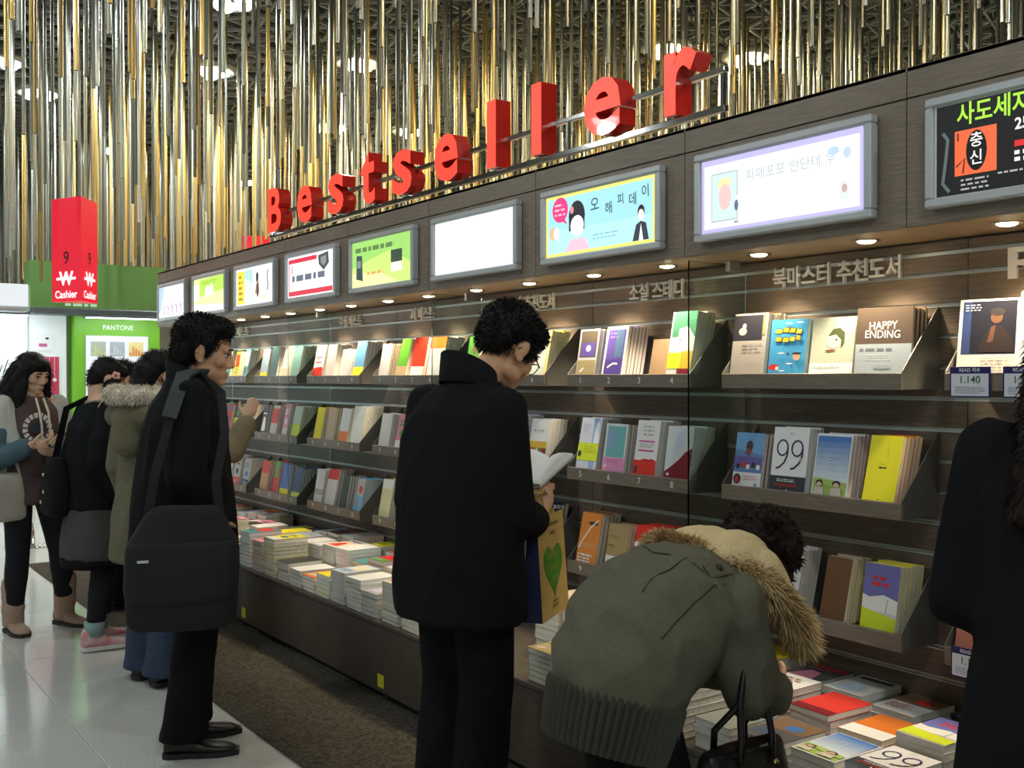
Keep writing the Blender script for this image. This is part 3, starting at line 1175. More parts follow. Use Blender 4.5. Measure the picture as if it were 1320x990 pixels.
for (x, y, lab) in ((1.87, 10.05, 'slim chrome queue post between the legs of the girl'), (2.7, 10.3, 'chrome queue post behind the girl with sneakers')):
    o = empty('queue_post', (x, y, 0))
    m = MB()
    m.loft([[(r * math.cos(t), r * math.sin(t), z) for t in ang(18)] for r, z in ((.16, 0.001), (.16, .012), (.10, .022), (.03, .03))], CHROME)
    m.build('base', None, o, True)
    m = MB()
    m.cyl((0, 0, .02), (0, 0, .92), .03, n=14, m=CHROME)
    m.ell((0, 0, .94), (.036, .036, .03), CHROME, n=12)
    m.build('pole', None, o, True)
    tag(o, lab, 'post')
o = empty('queue_belt', (1.87, 10.05, .86))
m = MB()
m.box((.03, -.0015, -.025), (.81, .0015, .025), paper((.1, .2, .18)))
b = m.build('belt', None, o)
b.rotation_euler = (0, 0, math.atan2(.25, .83))
tag(o, 'dark green belt stretched between two chrome queue posts', 'belt')
# ---------------------------------------------------------------- books
br = random.Random(21)


def cover_mesh(b):
    """cover boards and spine (x across, y thickness from the front board, z height)"""
    w, h, t = b['w'], b['h'], b['t']
    m = MB()
    k = 0.0013
    f, s = paper(b['front']), paper(b.get('spine', b['front']))
    m.box((-w / 2, 0, 0), (w / 2, k, h), f)
    m.box((-w / 2, t - k, 0), (w / 2, t, h), s)
    m.box((-w / 2, k, 0), (-w / 2 + k, t - k, h), s)
    return m


def page_mesh(b):
    w, h, t = b['w'], b['h'], b['t']
    m = MB()
    k = 0.0013
    m.box((-w / 2 + k, k, 0.0015), (w / 2 - 0.0015, t - k, h - 0.0015), b.get('page', PAGE))
    return m


C = dict(white=(.78, .78, .76), cream=(.78, .70, .50), grey=(.42, .42, .40), dark=(.05, .05, .055), navy=(.03, .04, .14), blue=(.06, .16, .42), sky=(.18, .48, .72),
         teal=(.10, .30, .32), green=(.10, .34, .06), lime=(.62, .72, .04), yellow=(.80, .70, .04), orange=(.80, .20, .03), red=(.66, .04, .03), pink=(.70, .25, .36),
         purple=(.13, .09, .36), brown=(.20, .12, .07), tan=(.48, .34, .19), maroon=(.20, .02, .03), beige=(.62, .55, .42), paleblue=(.52, .62, .72), lilac=(.58, .54, .70))
PALE = ['white', 'white', 'cream', 'beige', 'paleblue', 'grey', 'sky', 'teal', 'yellow', 'orange', 'red', 'navy', 'brown', 'lilac', 'pink', 'dark', 'green', 'white']


def P_(c):
    return paper(C[c] if isinstance(c, str) else c)


def art_generic(p, b):
    w, h = b['w'], b['h']
    r = random.Random(b['seed'])
    k = b.get('kind', r.randrange(4))
    c2, c3 = P_(b['c2']), P_(b['c3'])
    if k == 0:
        p.rect(-w * .36, h * .42, w * .36, h * .88, c2)
        p.lines(-w * .34, h * .16, w * .34, h * .36, 3, c3, .5, r)
    elif k == 1:
        p.rect(-w / 2, 0, w / 2, h * .26, c2)
        p.lines(-w * .3, h * .66, w * .36, h * .86, 2, c3, .6, r)
        p.oval(0, h * .46, w * .22, h * .1, c3)
        p.lines(-w * .4, h * .05, w * .4, h * .2, 3, P_('white'), .35, r)
    elif k == 2:
        p.rect(-w / 2, h * .5, w / 2, h, c2)
        p.oval(w * .1, h * .68, w * .2, h * .12, c3)
        p.lines(-w * .38, h * .16, w * .2, h * .42, 4, c3, .4, r)
    else:
        p.rect(-w * .42, h * .8, w * .42, h * .93, c3)
        p.poly([(-w * .4, h * .1), (w * .3, h * .12), (w * .1, h * .55), (-w * .2, h * .6)], c2)
        p.lines(-w * .35, h * .66, w * .35, h * .74, 1, c2, .6, r)


def band(z0, z1, c):
    return lambda p, b: p.rect(-b['w'] / 2, b['h'] * z0, b['w'] / 2, b['h'] * z1, P_(c))


def art_portrait(p, b):
    w, h = b['w'], b['h']
    p.rect(-w * .5, h * .58, w * .36, h * .97, P_((.035, .033, .045)))
    p.oval(-w * .22, h * .72, w * .12, h * .06, P_((.45, .43, .42)))
    p.oval(-w * .18, h * .80, w * .06, h * .045, P_((.5, .47, .45)))
    p.rect(w * .36, h * .66, w * .44, h * .97, P_((.35, .28, .12)))
    p.lines(-w * .2, h * .38, w * .4, h * .54, 3, P_((.3, .28, .26)), .35)
    p.lines(0, h * .14, w * .25, h * .26, 3, P_((.34, .32, .3)), .2)


def art_cartoon(p, b):
    w, h = b['w'], b['h']
    for i, (x, z, s) in enumerate(((-.28, .80, .12), (-.08, .82, .11), (.10, .81, .11), (.28, .79, .10), (-.26, .66, .11), (-.06, .65, .12), (.12, .66, .09), (.28, .68, .08))):
        p.poly([(w * (x - s), h * (z - .045)), (w * (x + s * .6), h * (z - .05)), (w * (x + s), h * (z + .03)), (w * (x - s * .5), h * (z + .055))], P_('dark'))
        p.poly([(w * (x - s * .85), h * (z - .035)), (w * (x + s * .55), h * (z - .04)), (w * (x + s * .8), h * (z + .025)), (w * (x - s * .45), h * (z + .045))], P_((.85, .48, .04) if i % 3 else (.85, .7, .1)))
    for x, z in ((.0, .93), (.3, .94), (-.15, .42), (.1, .24), (-.1, .12)):
        p.oval(w * x, h * z, w * .1, h * .012, P_('white'), 10)
    p.oval(w * .28, h * .36, w * .1, h * .07, P_((.75, .42, .28)))
    p.oval(w * .28, h * .41, w * .13, h * .02, P_('dark'))
    p.oval(-w * .32, h * .18, w * .14, h * .05, P_('red'))
    p.oval(-w * .22, h * .16, w * .05, h * .03, P_('white'))
    p.oval(w * .05, h * .4, w * .03, h * .03, P_('dark'), 8)


def art_figure(p, b):
    w, h = b['w'], b['h']
    p.rect(-w * .5, 0, w * .5, h * .24, P_('white'))
    p.oval(w * .02, h * .60, w * .17, h * .12, P_((.72, .70, .56)))
    p.poly([(-w * .12, h * .68), (-w * .02, h * .80), (w * .14, h * .82), (w * .26, h * .74), (w * .27, h * .56), (w * .2, h * .48), (w * .19, h * .62), (w * .06, h * .71)], P_((.10, .12, .05)))
    p.oval(w * .08, h * .62, w * .025, h * .02, P_('dark'), 8)
    p.oval(-w * .03, h * .445, w * .12, h * .018, P_((.25, .1, .06)))
    p.lines(-w * .4, h * .15, w * .3, h * .19, 1, P_((.45, .45, .4)), .5)


def art_happy(p, b):
    w, h = b['w'], b['h']
    p.rect(-w * .5, h * .0, w * .5, h * .48, P_((.40, .45, .49)))
    p.text('HAPPY', -w * .02, h * .735, w * .20, P_('white'), .008, sx=.85, rot=.02)
    p.text('ENDING', -w * .02, h * .61, w * .20, P_('white'), .008, sx=.85, rot=-.015)
    p.lines(-w * .42, h * .37, w * .36, h * .43, 1, P_((.18, .2, .22)), .6)
    p.lines(-w * .3, h * .24, w * .2, h * .34, 3, P_((.62, .66, .68)), .3)
    p.oval(0, h * .15, w * .16, h * .025, P_((.33, .38, .42)))


def art_99(p, b):
    w, h = b['w'], b['h']
    p.rect(-w * .5, 0, w * .5, h * .27, P_((.05, .06, .07)))
    ink = P_((.06, .05, .10))
    for cx in (-.22, .2):
        pts = []
        for i in range(24):
            a = R(-15 + 360 * i / 21)
            pts.append((w * (cx + .15 * math.cos(a)), h * (.69 + .115 * math.sin(a))))
        p.stroke(pts, w * .042, ink)
        q = [(w * (cx + .155), h * .69), (w * (cx + .15), h * .58), (w * (cx + .08), h * .47), (w * (cx - .05), h * .395), (w * (cx - .15), h * .38)]
        p.stroke(q, w * .045, ink)
    p.stroke([(w * .33, h * .56), (w * .30, h * .50)], w * .042, P_((.6, .3, .1)))
    p.lines(-w * .3, h * .18, w * .34, h * .23, 2, P_('white'), .5)
    p.lines(-w * .36, h * .11, w * .4, h * .16, 2, P_('red'), .5)
    p.oval(0, h * .06, w * .025, h * .012, P_('white'), 8)
    p.lines(-w * .05, h * .88, w * .1, h * .93, 2, P_((.5, .5, .5)), .3)


def art_sky(p, b):
    w, h = b['w'], b['h']
    p.rect(-w * .46, h * .03, w * .46, h * .24, P_((.34, .48, .12)))
    for i in range(8):
        t = i / 7
        p.rect(-w * .46, h * (.24 + .09 * i), w * .46, h * (.24 + .09 * (i + 1)), P_((.66 - .58 * t, .74 - .54 * t, .78 - .26 * t)))
    p.poly([(-w * .46, h * .24), (w * .46, h * .14), (w * .46, h * .26), (-w * .1, h * .30), (-w * .46, h * .32)], P_((.40, .52, .16)))
    for x, s in ((-.28, .95), (.2, 1.05)):
        p.poly([(w * (x - .16 * s), h * .05), (w * (x + .16 * s), h * .05), (w * (x + .12 * s), h * .17), (w * (x - .12 * s), h * .17)], P_((.62, .55, .46)))
        p.oval(w * x, h * .235, w * .11 * s, h * .05, P_((.05, .04, .04)))
        p.oval(w * x, h * .215, w * .08 * s, h * .035, P_((.66, .45, .34)))
    p.lines(-w * .1, h * .48, w * .12, h * .72, 5, P_((.6, .74, .84)), .25)


def art_yellow(p, b):
    w, h = b['w'], b['h']
    p.lines(-w * .12, h * .515, w * .16, h * .545, 1, P_('dark'), .8)
    p.lines(-w * .1, h * .575, w * .12, h * .59, 1, P_((.5, .42, .05)), .6)
    p.stroke([(w * .1, h * .66), (w * .12, h * .75), (w * .09, h * .85)], w * .012, P_((.6, .5, .05)))
    p.oval(w * .02, h * .07, w * .02, h * .01, P_('dark'), 8)


def art_festival(p, b):
    w, h = b['w'], b['h']
    p.rect(-w * .5, h * .3, w * .5, h, P_((.12, .22, .46)))
    p.rect(-w * .5, h * .38, w * .5, h * .58, P_((.14, .12, .34)))
    p.poly([(-w * .5, h * .7), (w * .5, h * .62), (w * .5, h), (-w * .5, h)], P_((.16, .34, .62)))
    p.oval(0, h * .76, w * .12, h * .1, P_((.08, .05, .06)))
    p.oval(-w * .02, h * .66, w * .1, h * .06, P_((.25, .08, .08)))
    for i in range(5):
        p.rect(w * (-.4 + .18 * i), h * (.36 + .03 * (i % 2)), w * (-.28 + .18 * i), h * (.44 + .04 * (i % 2)), P_(['dark', 'red', 'white', 'dark', 'white'][i]))
    p.oval(-w * .32, h * .18, w * .13, h * .09, P_('dark'))
    p.oval(-w * .32, h * .17, w * .06, h * .05, P_('red'))
    p.lines(-w * .1, h * .16, w * .42, h * .26, 2, P_((.6, .2, .2)), .3)
    p.rect(w * .3, h * .04, w * .4, h * .12, P_((.3, .3, .5)))


def art_gold(p, b):
    w, h = b['w'], b['h']
    p.rect(-w * .42, h * .42, w * .42, h * .96, P_((.14, .11, .08)))
    p.rect(-w * .35, h * .44, w * .35, h * .72, P_('purple'))
    p.oval(w * .02, h * .60, w * .13, h * .07, P_('paleblue'))
    p.rect(-w * .46, h * .04, w * .46, h * .36, P_((.40, .32, .16)))
    p.stroke([(-w * .3, h * .12), (-w * .1, h * .2)], w * .07, P_('white'))


def art_purple(p, b):
    w, h = b['w'], b['h']
    p.rect(-w * .40, h * .07, w * .40, h * .94, P_('purple'))
    p.rect(-w * .02, h * .40, w * .34, h * .93, P_((.10, .17, .30)))
    p.rect(-w * .40, h * .07, w * .40, h * .36, P_((.10, .06, .30)))
    p.lines(-w * .3, h * .76, w * .1, h * .9, 2, P_((.3, .22, .55)), .5)
    p.stroke([(-w * .26, h * .2), (0, h * .28), (w * .2, h * .27)], w * .06, P_('white'))


def art_leaf(p, b):
    w, h = b['w'], b['h']
    p.rect(-w * .44, h * .62, w * .5, h, P_((.06, .20, .12)))
    p.poly([(-w * .2, h * .3), (-w * .14, h * .74), (w * .2, h * .77), (w * .44, h * .64), (w * .4, h * .36)], P_('white'))
    p.rect(-w * .5, h * .14, w * .06, h * .38, P_('lime'))
    p.rect(w * .06, h * .14, w * .5, h * .40, P_((.70, .45, .05)))
    p.rect(-w * .04, 0, w * .44, h * .14, P_('maroon'))
    p.lines(-w * .12, h * .5, w * .0, h * .72, 4, P_('grey'), .4)


def art_limeband(p, b):
    w, h = b['w'], b['h']
    p.rect(w * .12, 0, w * .36, h, P_((.30, .42, .70)))
    p.oval(w * .34, h * .62, w * .13, h * .32, P_((.80, .84, .90)))
    p.lines(-w * .42, h * .72, w * .0, h * .9, 4, P_('lilac'), .5)
    p.rect(-w * .5, h * .20, w * .5, h * .53, P_('lime'))
    p.oval(-w * .38, h * .32, w * .09, h * .06, P_('dark'))
    p.lines(-w * .2, h * .34, w * .42, h * .48, 3, P_((.45, .4, .05)), .35)


def art_tealpink(p, b):
    w, h = b['w'], b['h']
    p.rect(-w * .40, h * .34, w * .42, h * .95, P_((.16, .44, .44)))
    p.poly([(-w * .3, h * .94), (w * .05, h * .8), (-w * .1, h * .55), (-w * .38, h * .5)], P_((.26, .36, .60)))
    p.rect(-w * .5, h * .03, w * .5, h * .33, P_((.68, .28, .50)))
    p.lines(-w * .34, h * .22, w * .4, h * .29, 2, P_((.4, .1, .25)), .4)
    p.oval(-w * .36, h * .16, w * .06, h * .04, P_((.85, .6, .7)), 10)


def art_redband(p, b):
    w, h = b['w'], b['h']
    for i in range(3):
        p.lines(-w * .2, h * (.72 + .07 * i), w * .3, h * (.78 + .07 * i), 1, P_('grey'), .5)
    for z in (.62, .46):
        p.rect(-w * .36, h * z, w * .34, h * (z + .025), P_((.6, .08, .3)))
    p.lines(-w * .3, h * .52, w * .34, h * .6, 2, P_('grey'), .5)
    p.rect(-w * .5, h * .04, w * .5, h * .30, P_('red'))
    p.poly([(-w * .2, h * .30), (-w * .05, h * .33), (w * .1, h * .29), (w * .3, h * .34), (w * .5, h * .30)], P_('red'))
    p.rect(-w * .42, h * .08, -w * .3, h * .2, P_('dark'))


def art_blood(p, b):
    w, h = b['w'], b['h']
    p.poly([(-w * .5, h * .04), (w * .5, h * .04), (w * .5, h * .62), (w * .28, h * .54), (w * .05, h * .40), (-w * .25, h * .26), (-w * .5, h * .16)], P_('maroon'))
    p.poly([(-w * .2, h * .5), (-w * .05, h * .9), (w * .3, h * .98), (w * .05, h * .6)], P_('paleblue'))
    p.oval(-w * .34, h * .12, w * .06, h * .025, P_('white'), 10)


def art_orange(p, b):
    w, h = b['w'], b['h']
    p.poly([(-w * .5, h * .3), (w * .5, h * .34), (w * .5, h * .44), (-w * .5, h * .40)], P_((.62, .30, .10)))
    p.oval(w * .12, h * .80, w * .24, h * .035, P_('dark'))
    p.stroke([(w * .36, h * .88), (w * .02, h * .72), (-w * .3, h * .45), (-w * .44, h * .3)], w * .05, P_('white'))
    p.lines(-w * .42, h * .04, w * .4, h * .22, 3, P_('white'), .6)


def art_tan(p, b):
    w, h = b['w'], b['h']
    p.rect(-w * .5, 0, w * .5, h * .32, P_('white'))
    p.lines(-w * .4, h * .08, w * .35, h * .24, 4, P_('grey'), .35)
    p.lines(-w * .42, h * .52, -w * .1, h * .56, 1, P_('dark'), .7)
    p.lines(-w * .42, h * .72, w * .1, h * .75, 1, P_('brown'), .5)


def art_redgrey(p, b):
    w, h = b['w'], b['h']
    p.rect(-w * .5, h * .1, w * .5, h * .27, P_((.55, .58, .62)))
    p.rect(-w * .5, h * .27, w * .5, h * .30, P_('white'))
    p.oval(w * .22, h * .82, w * .05, h * .035, P_('dark'), 10)
    p.oval(-w * .42, h * .62, w * .1, h * .06, P_('white'), 10)


def art_bluewhite(p, b):
    w, h = b['w'], b['h']
    p.rect(-w * .5, h * .5, w * .5, h, P_((.16, .16, .42)))
    p.lines(-w * .25, h * .66, w * .25, h * .84, 2, P_('red'), .6)
    p.poly([(-w * .5, h * .54), (-w * .3, h * .5), (w * .1, h * .56), (w * .5, h * .5), (w * .5, h * .3), (-w * .5, h * .3)], P_('white'))
    p.poly([(-w * .5, h * .04), (w * .5, h * .02), (w * .5, h * .24), (-w * .5, h * .34)], P_('lime'))
    p.stroke([(w * .2, h * .3), (w * .22, h * .5)], w * .03, P_('grey'))


def art_dark_photo(p, b):
    w, h = b['w'], b['h']
    p.rect(-w * .44, h * .30, w * .44, h * .97, P_((.02, .02, .03)))
    p.rect(-w * .44, h * .30, -w * .3, h * .97, P_((.04, .06, .16)))
    p.oval(w * .12, h * .76, w * .10, h * .075, P_((.15, .075, .045)))
    p.oval(w * .13, h * .83, w * .12, h * .05, P_((.04, .035, .035)))
    p.poly([(-w * .16, h * .32), (-w * .1, h * .5), (w * .05, h * .66), (w * .2, h * .66), (w * .38, h * .5), (w * .42, h * .32)], P_((.035, .025, .025)))
    p.poly([(-w * .02, h * .44), (w * .04, h * .64), (w * .11, h * .66), (w * .08, h * .46)], P_((.13, .065, .04)))
    p.lines(-w * .4, h * .84, -w * .12, h * .94, 3, P_((.5, .55, .65)), .4)
    p.lines(-w * .1, h * .1, w * .4, h * .26, 4, P_((.5, .46, .4)), .4)
    p.oval(-w * .25, h * .05, w * .09, h * .035, P_('lime'), 12)


def art_pink(p, b):
    w, h = b['w'], b['h']
    for x, z in ((-.05, .72), (.06, .75), (.16, .72), (.05, .68)):
        p.oval(w * x, h * z, w * .03, h * .015, P_('dark'), 8)


def art_script(p, b):
    w, h = b['w'], b['h']
    for i in range(5):
        x = -.4 + .18 * i
        p.stroke([(w * x, h * .62), (w * (x + .03), h * .74), (w * (x + .07), h * .6), (w * (x + .12), h * .7)], w * .025, P_('white'))
    p.poly([(w * .1, h * .42), (w * .4, h * .46), (w * .3, h * .3)], P_('pink'))


def art_orangetag(p, b):
    w, h = b['w'], b['h']
    p.rect(-w * .5, h * .04, w * .5, h * .34, P_('orange'))
    p.lines(-w * .1, h * .5, w * .2, h * .78, 4, P_('paleblue'), .5)


def art_cream(p, b):
    w, h = b['w'], b['h']
    p.rect(-w * .38, h * .06, w * .36, h * .94, P_((.56, .60, .56)))
    p.rect(0, h * .84, w * .22, h * .99, P_('maroon'))
    p.oval(-w * .1, h * .5, w * .14, h * .2, P_((.64, .66, .60)))


def art_muse(p, b):
    w, h = b['w'], b['h']
    p.rect(-w * .5, h * .38, w * .5, h * .52, P_((.62, .42, .06)))
    p.rect(-w * .5, 0, w * .5, h * .38, P_((.07, .08, .10)))
    for i in range(5):
        p.oval(w * (-.34 + .16 * i), h * .32, w * .07, h * .06, P_(['red', 'orange', 'cream', 'green', 'red'][i]), 10)
    p.lines(-w * .4, h * .14, w * .4, h * .2, 1, P_('red'), .5)
    p.lines(-w * .3, h * .7, w * .34, h * .8, 1, P_('grey'), .4)


# (unit, row, slot): words, cover, page edge, copies, print, extras
HERO = {
    (1, 0, 0): ('grey paperback with dark portrait photo', (.40, .36, .32), 'cream', 5, art_portrait, dict(h=.235, w=.150, yaw=3, cp='brown')),
    (1, 0, 1): ('bright blue book with orange cartoon title', (.07, .34, .62), 'cream', 5, art_cartoon, dict(h=.205, w=.150, yaw=4, cp='sky')),
    (1, 0, 2): ('pale green book with drawn head of dark hair', (.52, .54, .42), 'cream', 2, art_figure, dict(h=.205, w=.160, yaw=6)),
    (1, 0, 3): ('brown and grey book titled HAPPY ENDING', (.11, .08, .06), 'cream', 5, art_happy, dict(h=.228, w=.180, yaw=13, cp='brown')),
    (1, 1, 0): ('blue and purple festival cover with white base', (.72, .70, .72), 'grey', 2, art_festival, dict(h=.205, w=.140, cp='maroon')),
    (1, 1, 1): ('white paperback titled 99 with black base', (.80, .80, .82), 'grey', 3, art_99, dict(h=.232, w=.158, yaw=3)),
    (1, 1, 2): ('sky photo cover of two children on grass', (.80, .80, .80), 'grey', 4, art_sky, dict(h=.218, w=.150, yaw=2)),
    (1, 1, 3): ('plain yellow paperback with tiny title', (.78, .72, .03), 'cream', 5, art_yellow, dict(h=.222, w=.128, lean=15, cp='orange')),
    (1, 2, 1): ('white paperback with orange base', (.66, .64, .66), 'grey', 4, art_orangetag, dict(h=.22, w=.11, lean=14)),
    (1, 2, 2): ('plain brown paperback', (.16, .08, .04), 'cream', 6, None, dict(h=.215, w=.11, lean=13, cp='beige')),
    (1, 2, 3): ('blue white and lime covered book', (.62, .62, .64), 'grey', 5, art_bluewhite, dict(h=.215, w=.14, cp='yellow')),
    (2, 0, 0): ('white framed dark cover with gold base', (.60, .60, .60), 'grey', 2, art_gold, dict(h=.212, w=.150, t=.024)),
    (2, 0, 1): ('white framed purple cover', (.66, .66, .70), 'cream', 6, art_purple, dict(h=.218, w=.150, cp='purple')),
    (2, 0, 2): ('small pale brown leaflet cover', (.34, .22, .13), 'cream', 0, None, dict(h=.16, w=.11, yd=.10)),
    (2, 0, 3): ('tall green and white cover with lime base', (.66, .68, .64), 'cream', 5, art_leaf, dict(h=.262, w=.150, cp='white')),
    (2, 1, 0): ('pale blue cover with lime band', (.58, .62, .72), 'grey', 5, art_limeband, dict(h=.232, w=.155)),
    (2, 1, 1): ('teal cover with pink base', (.66, .68, .68), 'grey', 2, art_tealpink, dict(h=.212, w=.155, cp='brown')),
    (2, 1, 2): ('white cover with red base and magenta lines', (.74, .73, .74), 'grey', 5, art_redband, dict(h=.232, w=.145)),
    (2, 1, 3): ('white and dark red slanting cover', (.62, .66, .68), 'grey', 4, art_blood, dict(h=.215, w=.150)),
    (2, 2, 0): ('orange cover with white script', (.72, .24, .05), 'cream', 6, art_orange, dict(h=.225, w=.150, cp='brown')),
    (2, 2, 1): ('tan cover with white base', (.38, .28, .13), 'cream', 3, art_tan, dict(h=.195, w=.145)),
    (2, 2, 2): ('red cover with grey band', (.70, .04, .03), 'grey', 4, art_redgrey, dict(h=.21, w=.16, yaw=4, cp='red')),
    (2, 2, 3): ('dark grey paperback', (.12, .12, .13), 'grey', 4, None, dict(h=.20, w=.14)),
    (3, 0, 2): ('cream yellow paperback', (.80, .66, .30), 'cream', 5, None, dict(h=.215, w=.13, cp='yellow')),
    (3, 0, 3): ('pale blue cover framed in yellow with red tag', (.76, .62, .24), 'cream', 5, art_cream, dict(h=.22, w=.155, cp='yellow')),
    (3, 1, 2): ('white cover with lilac edges', (.74, .76, .78), 'grey', 4, None, dict(h=.232, w=.13, cp='lilac', lean=13)),
    (3, 1, 3): ('white cover with yellow band and black base', (.72, .74, .76), 'grey', 6, art_muse, dict(h=.215, w=.145)),
    (3, 2, 2): ('navy cover with white script', (.035, .045, .15), 'grey', 3, art_script, dict(h=.235, w=.165)),
    (3, 2, 3): ('dark navy cover with pink patch', (.02, .022, .06), 'grey', 4, art_script, dict(h=.235, w=.165)),
    (4, 0, 0): ('pinkish white paperback', (.66, .62, .64), 'cream', 4, None, dict(h=.20, w=.13, cp='tan')),
    (4, 0, 1): ('green and tan cover', (.10, .36, .03), 'cream', 5, band(0, .3, 'tan'), dict(h=.225, w=.13, lean=14, cp='tan')),
    (4, 0, 2): ('red cover with white base', (.76, .05, .02), 'cream', 3, band(0, .28, 'white'), dict(h=.225, w=.16)),
    (4, 0, 3): ('white cover with orange top', (.74, .73, .72), 'grey', 6, band(.72, 1, 'orange'), dict(h=.222, w=.17)),
    (4, 1, 0): ('grey cover with dark photo', (.50, .52, .53), 'grey', 4, None, dict(h=.20, w=.14)),
    (4, 2, 0): ('white cover fading to yellow', (.72, .70, .40), 'grey', 3, band(.76, 1, 'white'), dict(h=.225, w=.14)),
    (5, 0, 0): ('white cover with red base and navy print', (.72, .70, .74), 'cream', 5, art_redband, dict(h=.215, w=.15, cp='white')),
    (5, 0, 1): ('pale pink cover', (.72, .58, .56), 'cream', 5, None, dict(h=.215, w=.14, cp='white')),
    (5, 0, 2): ('white grey patterned cover', (.66, .66, .66), 'grey', 3, None, dict(h=.18, w=.14)),
    (5, 0, 3): ('blue photo cover with lime base', (.14, .34, .58), 'grey', 6, band(0, .3, 'lime'), dict(h=.225, w=.155, cp='grey')),
    (5, 1, 0): ('plain bright yellow cover', (.80, .70, .05), 'cream', 3, None, dict(h=.215, w=.12)),
    (5, 1, 1): ('tan and white striped cover', (.56, .42, .30), 'cream', 4, None, dict(h=.215, w=.13, cp='brown')),
    (5, 1, 2): ('white cover with orange base corner', (.74, .73, .72), 'cream', 4, band(.05, .34, 'orange'), dict(h=.215, w=.145, cp='yellow')),
    (5, 1, 3): ('large off white cover', (.72, .74, .70), 'cream', 7, None, dict(h=.235, w=.17)),
    (5, 2, 0): ('tall white cover with grey panel', (.70, .72, .78), 'grey', 3, band(.26, .42, 'grey'), dict(h=.22, w=.15)),
    (5, 2, 1): ('white cover with red top', (.68, .68, .66), 'grey', 6, band(.72, 1, 'red'), dict(h=.232, w=.16, cp='maroon')),
    (5, 2, 2): ('dark green cover', (.05, .07, .05), 'grey', 5, None, dict(h=.21, w=.10)),
    (6, 0, 0): ('grey blue cover with yellow foot', (.34, .44, .52), 'grey', 4, band(0, .2, 'yellow'), dict(h=.21, w=.16, cp='teal')),
    (6, 0, 1): ('dark teal cover', (.06, .12, .13), 'grey', 5, None, dict(h=.225, w=.15, cp='brown')),
    (6, 0, 2): ('white cover with brown foot', (.74, .72, .70), 'cream', 4, band(0, .3, 'beige'), dict(h=.22, w=.15)),
    (6, 0, 3): ('sea green cover', (.22, .40, .38), 'cream', 6, None, dict(h=.22, w=.15)),
    (6, 1, 3): ('grey white cover with lime band', (.55, .58, .58), 'grey', 5, band(.05, .42, 'lime'), dict(h=.215, w=.15)),
    (6, 1, 1): ('beige cover with red patterned strip', (.56, .46, .38), 'grey', 4, band(.4, .9, 'red'), dict(h=.21, w=.13)),
    (6, 2, 0): ('red topped tan cover', (.48, .26, .12), 'cream', 5, band(.6, 1, 'red'), dict(h=.215, w=.15, cp='brown')),
    (6, 2, 2): ('strong blue cover with yellow foot', (.07, .14, .44), 'cream', 5, band(0, .22, 'yellow'), dict(h=.22, w=.15, cp='dark')),
    (6, 2, 3): ('navy blue cover with yellow foot', (.03, .06, .20), 'grey', 5, band(0, .2, 'yellow'), dict(h=.20, w=.16)),
    (0, 0, 0): ('dark photo cover on white with lime dot', (.70, .66, .58), 'cream', 5, art_dark_photo, dict(h=.235, w=.17, yaw=12, cp='yellow', dx=.02)),
    (0, 0, 1): ('tall plain white paperback', (.80, .80, .76), 'cream', 4, None, dict(h=.25, w=.15, cp='pink')),
    (0, 1, 0): ('white paperback peeking over a dark shoulder', (.70, .70, .68), 'grey', 3, None, dict(h=.215, w=.15)),
    (0, 2, 0): ('salmon pink cover with small dark dots', (.66, .22, .16), 'grey', 3, art_pink, dict(h=.215, w=.12, dx=-.02)),
}
ORD = ['first', 'second', 'third', 'fourth']
PG = dict(cream=PAGE, grey=PAGEG, white=PAGEW)
HIDE = [(510, 470, 690, 990), (560, 390, 670, 480), (170, 490, 300, 780), (210, 410, 285, 495), (730, 770, 930, 990), (850, 680, 1010, 800), (950, 650, 1045, 760),
        (1235, 580, 1320, 990), (1290, 460, 1320, 600), (690, 680, 735, 800), (0, 0, 275, 990), (1322, 0, 9999, 990)]


def hidden(px, py):
    return any(a <= px <= c and b <= py <= d for a, b, c, d in HIDE)


CNT = ['first', 'second', 'third', 'fourth', 'fifth', 'sixth', 'seventh', 'eighth', 'ninth', 'tenth', 'eleventh', 'twelfth']
JOBS = []          # every book: dimensions, place, words, how large it shows


def job(b, loc, lean, yaw, label, group, front, top):
    w, h, t = b['w'], b['h'], b['t']
    M = Matrix.Translation(loc) @ Euler((-lean, 0, WALLROT + yaw)).to_matrix().to_4x4()
    cs = [M @ Vector((sx * w / 2, 0, sz * h)) for sx in (-1, 1) for sz in (0, 1)]
    pc = M @ Vector((0, 0, h * .6))
    px, py, d = proj(pc)
    if front:
        q = [proj(c) for c in cs]
        size = (max(a[0] for a in q) - min(a[0] for a in q)) * (max(a[1] for a in q) - min(a[1] for a in q))
    else:
        px, py, d = proj(M @ Vector((w / 2, t / 2, h * .7)))
        size = (1335 / d) ** 2 * t * (w if top else h) * .45
    vis = size if not hidden(px, py) and py < 1000 and px > 150 else 0
    JOBS.append((vis, b, M, label, group, front))


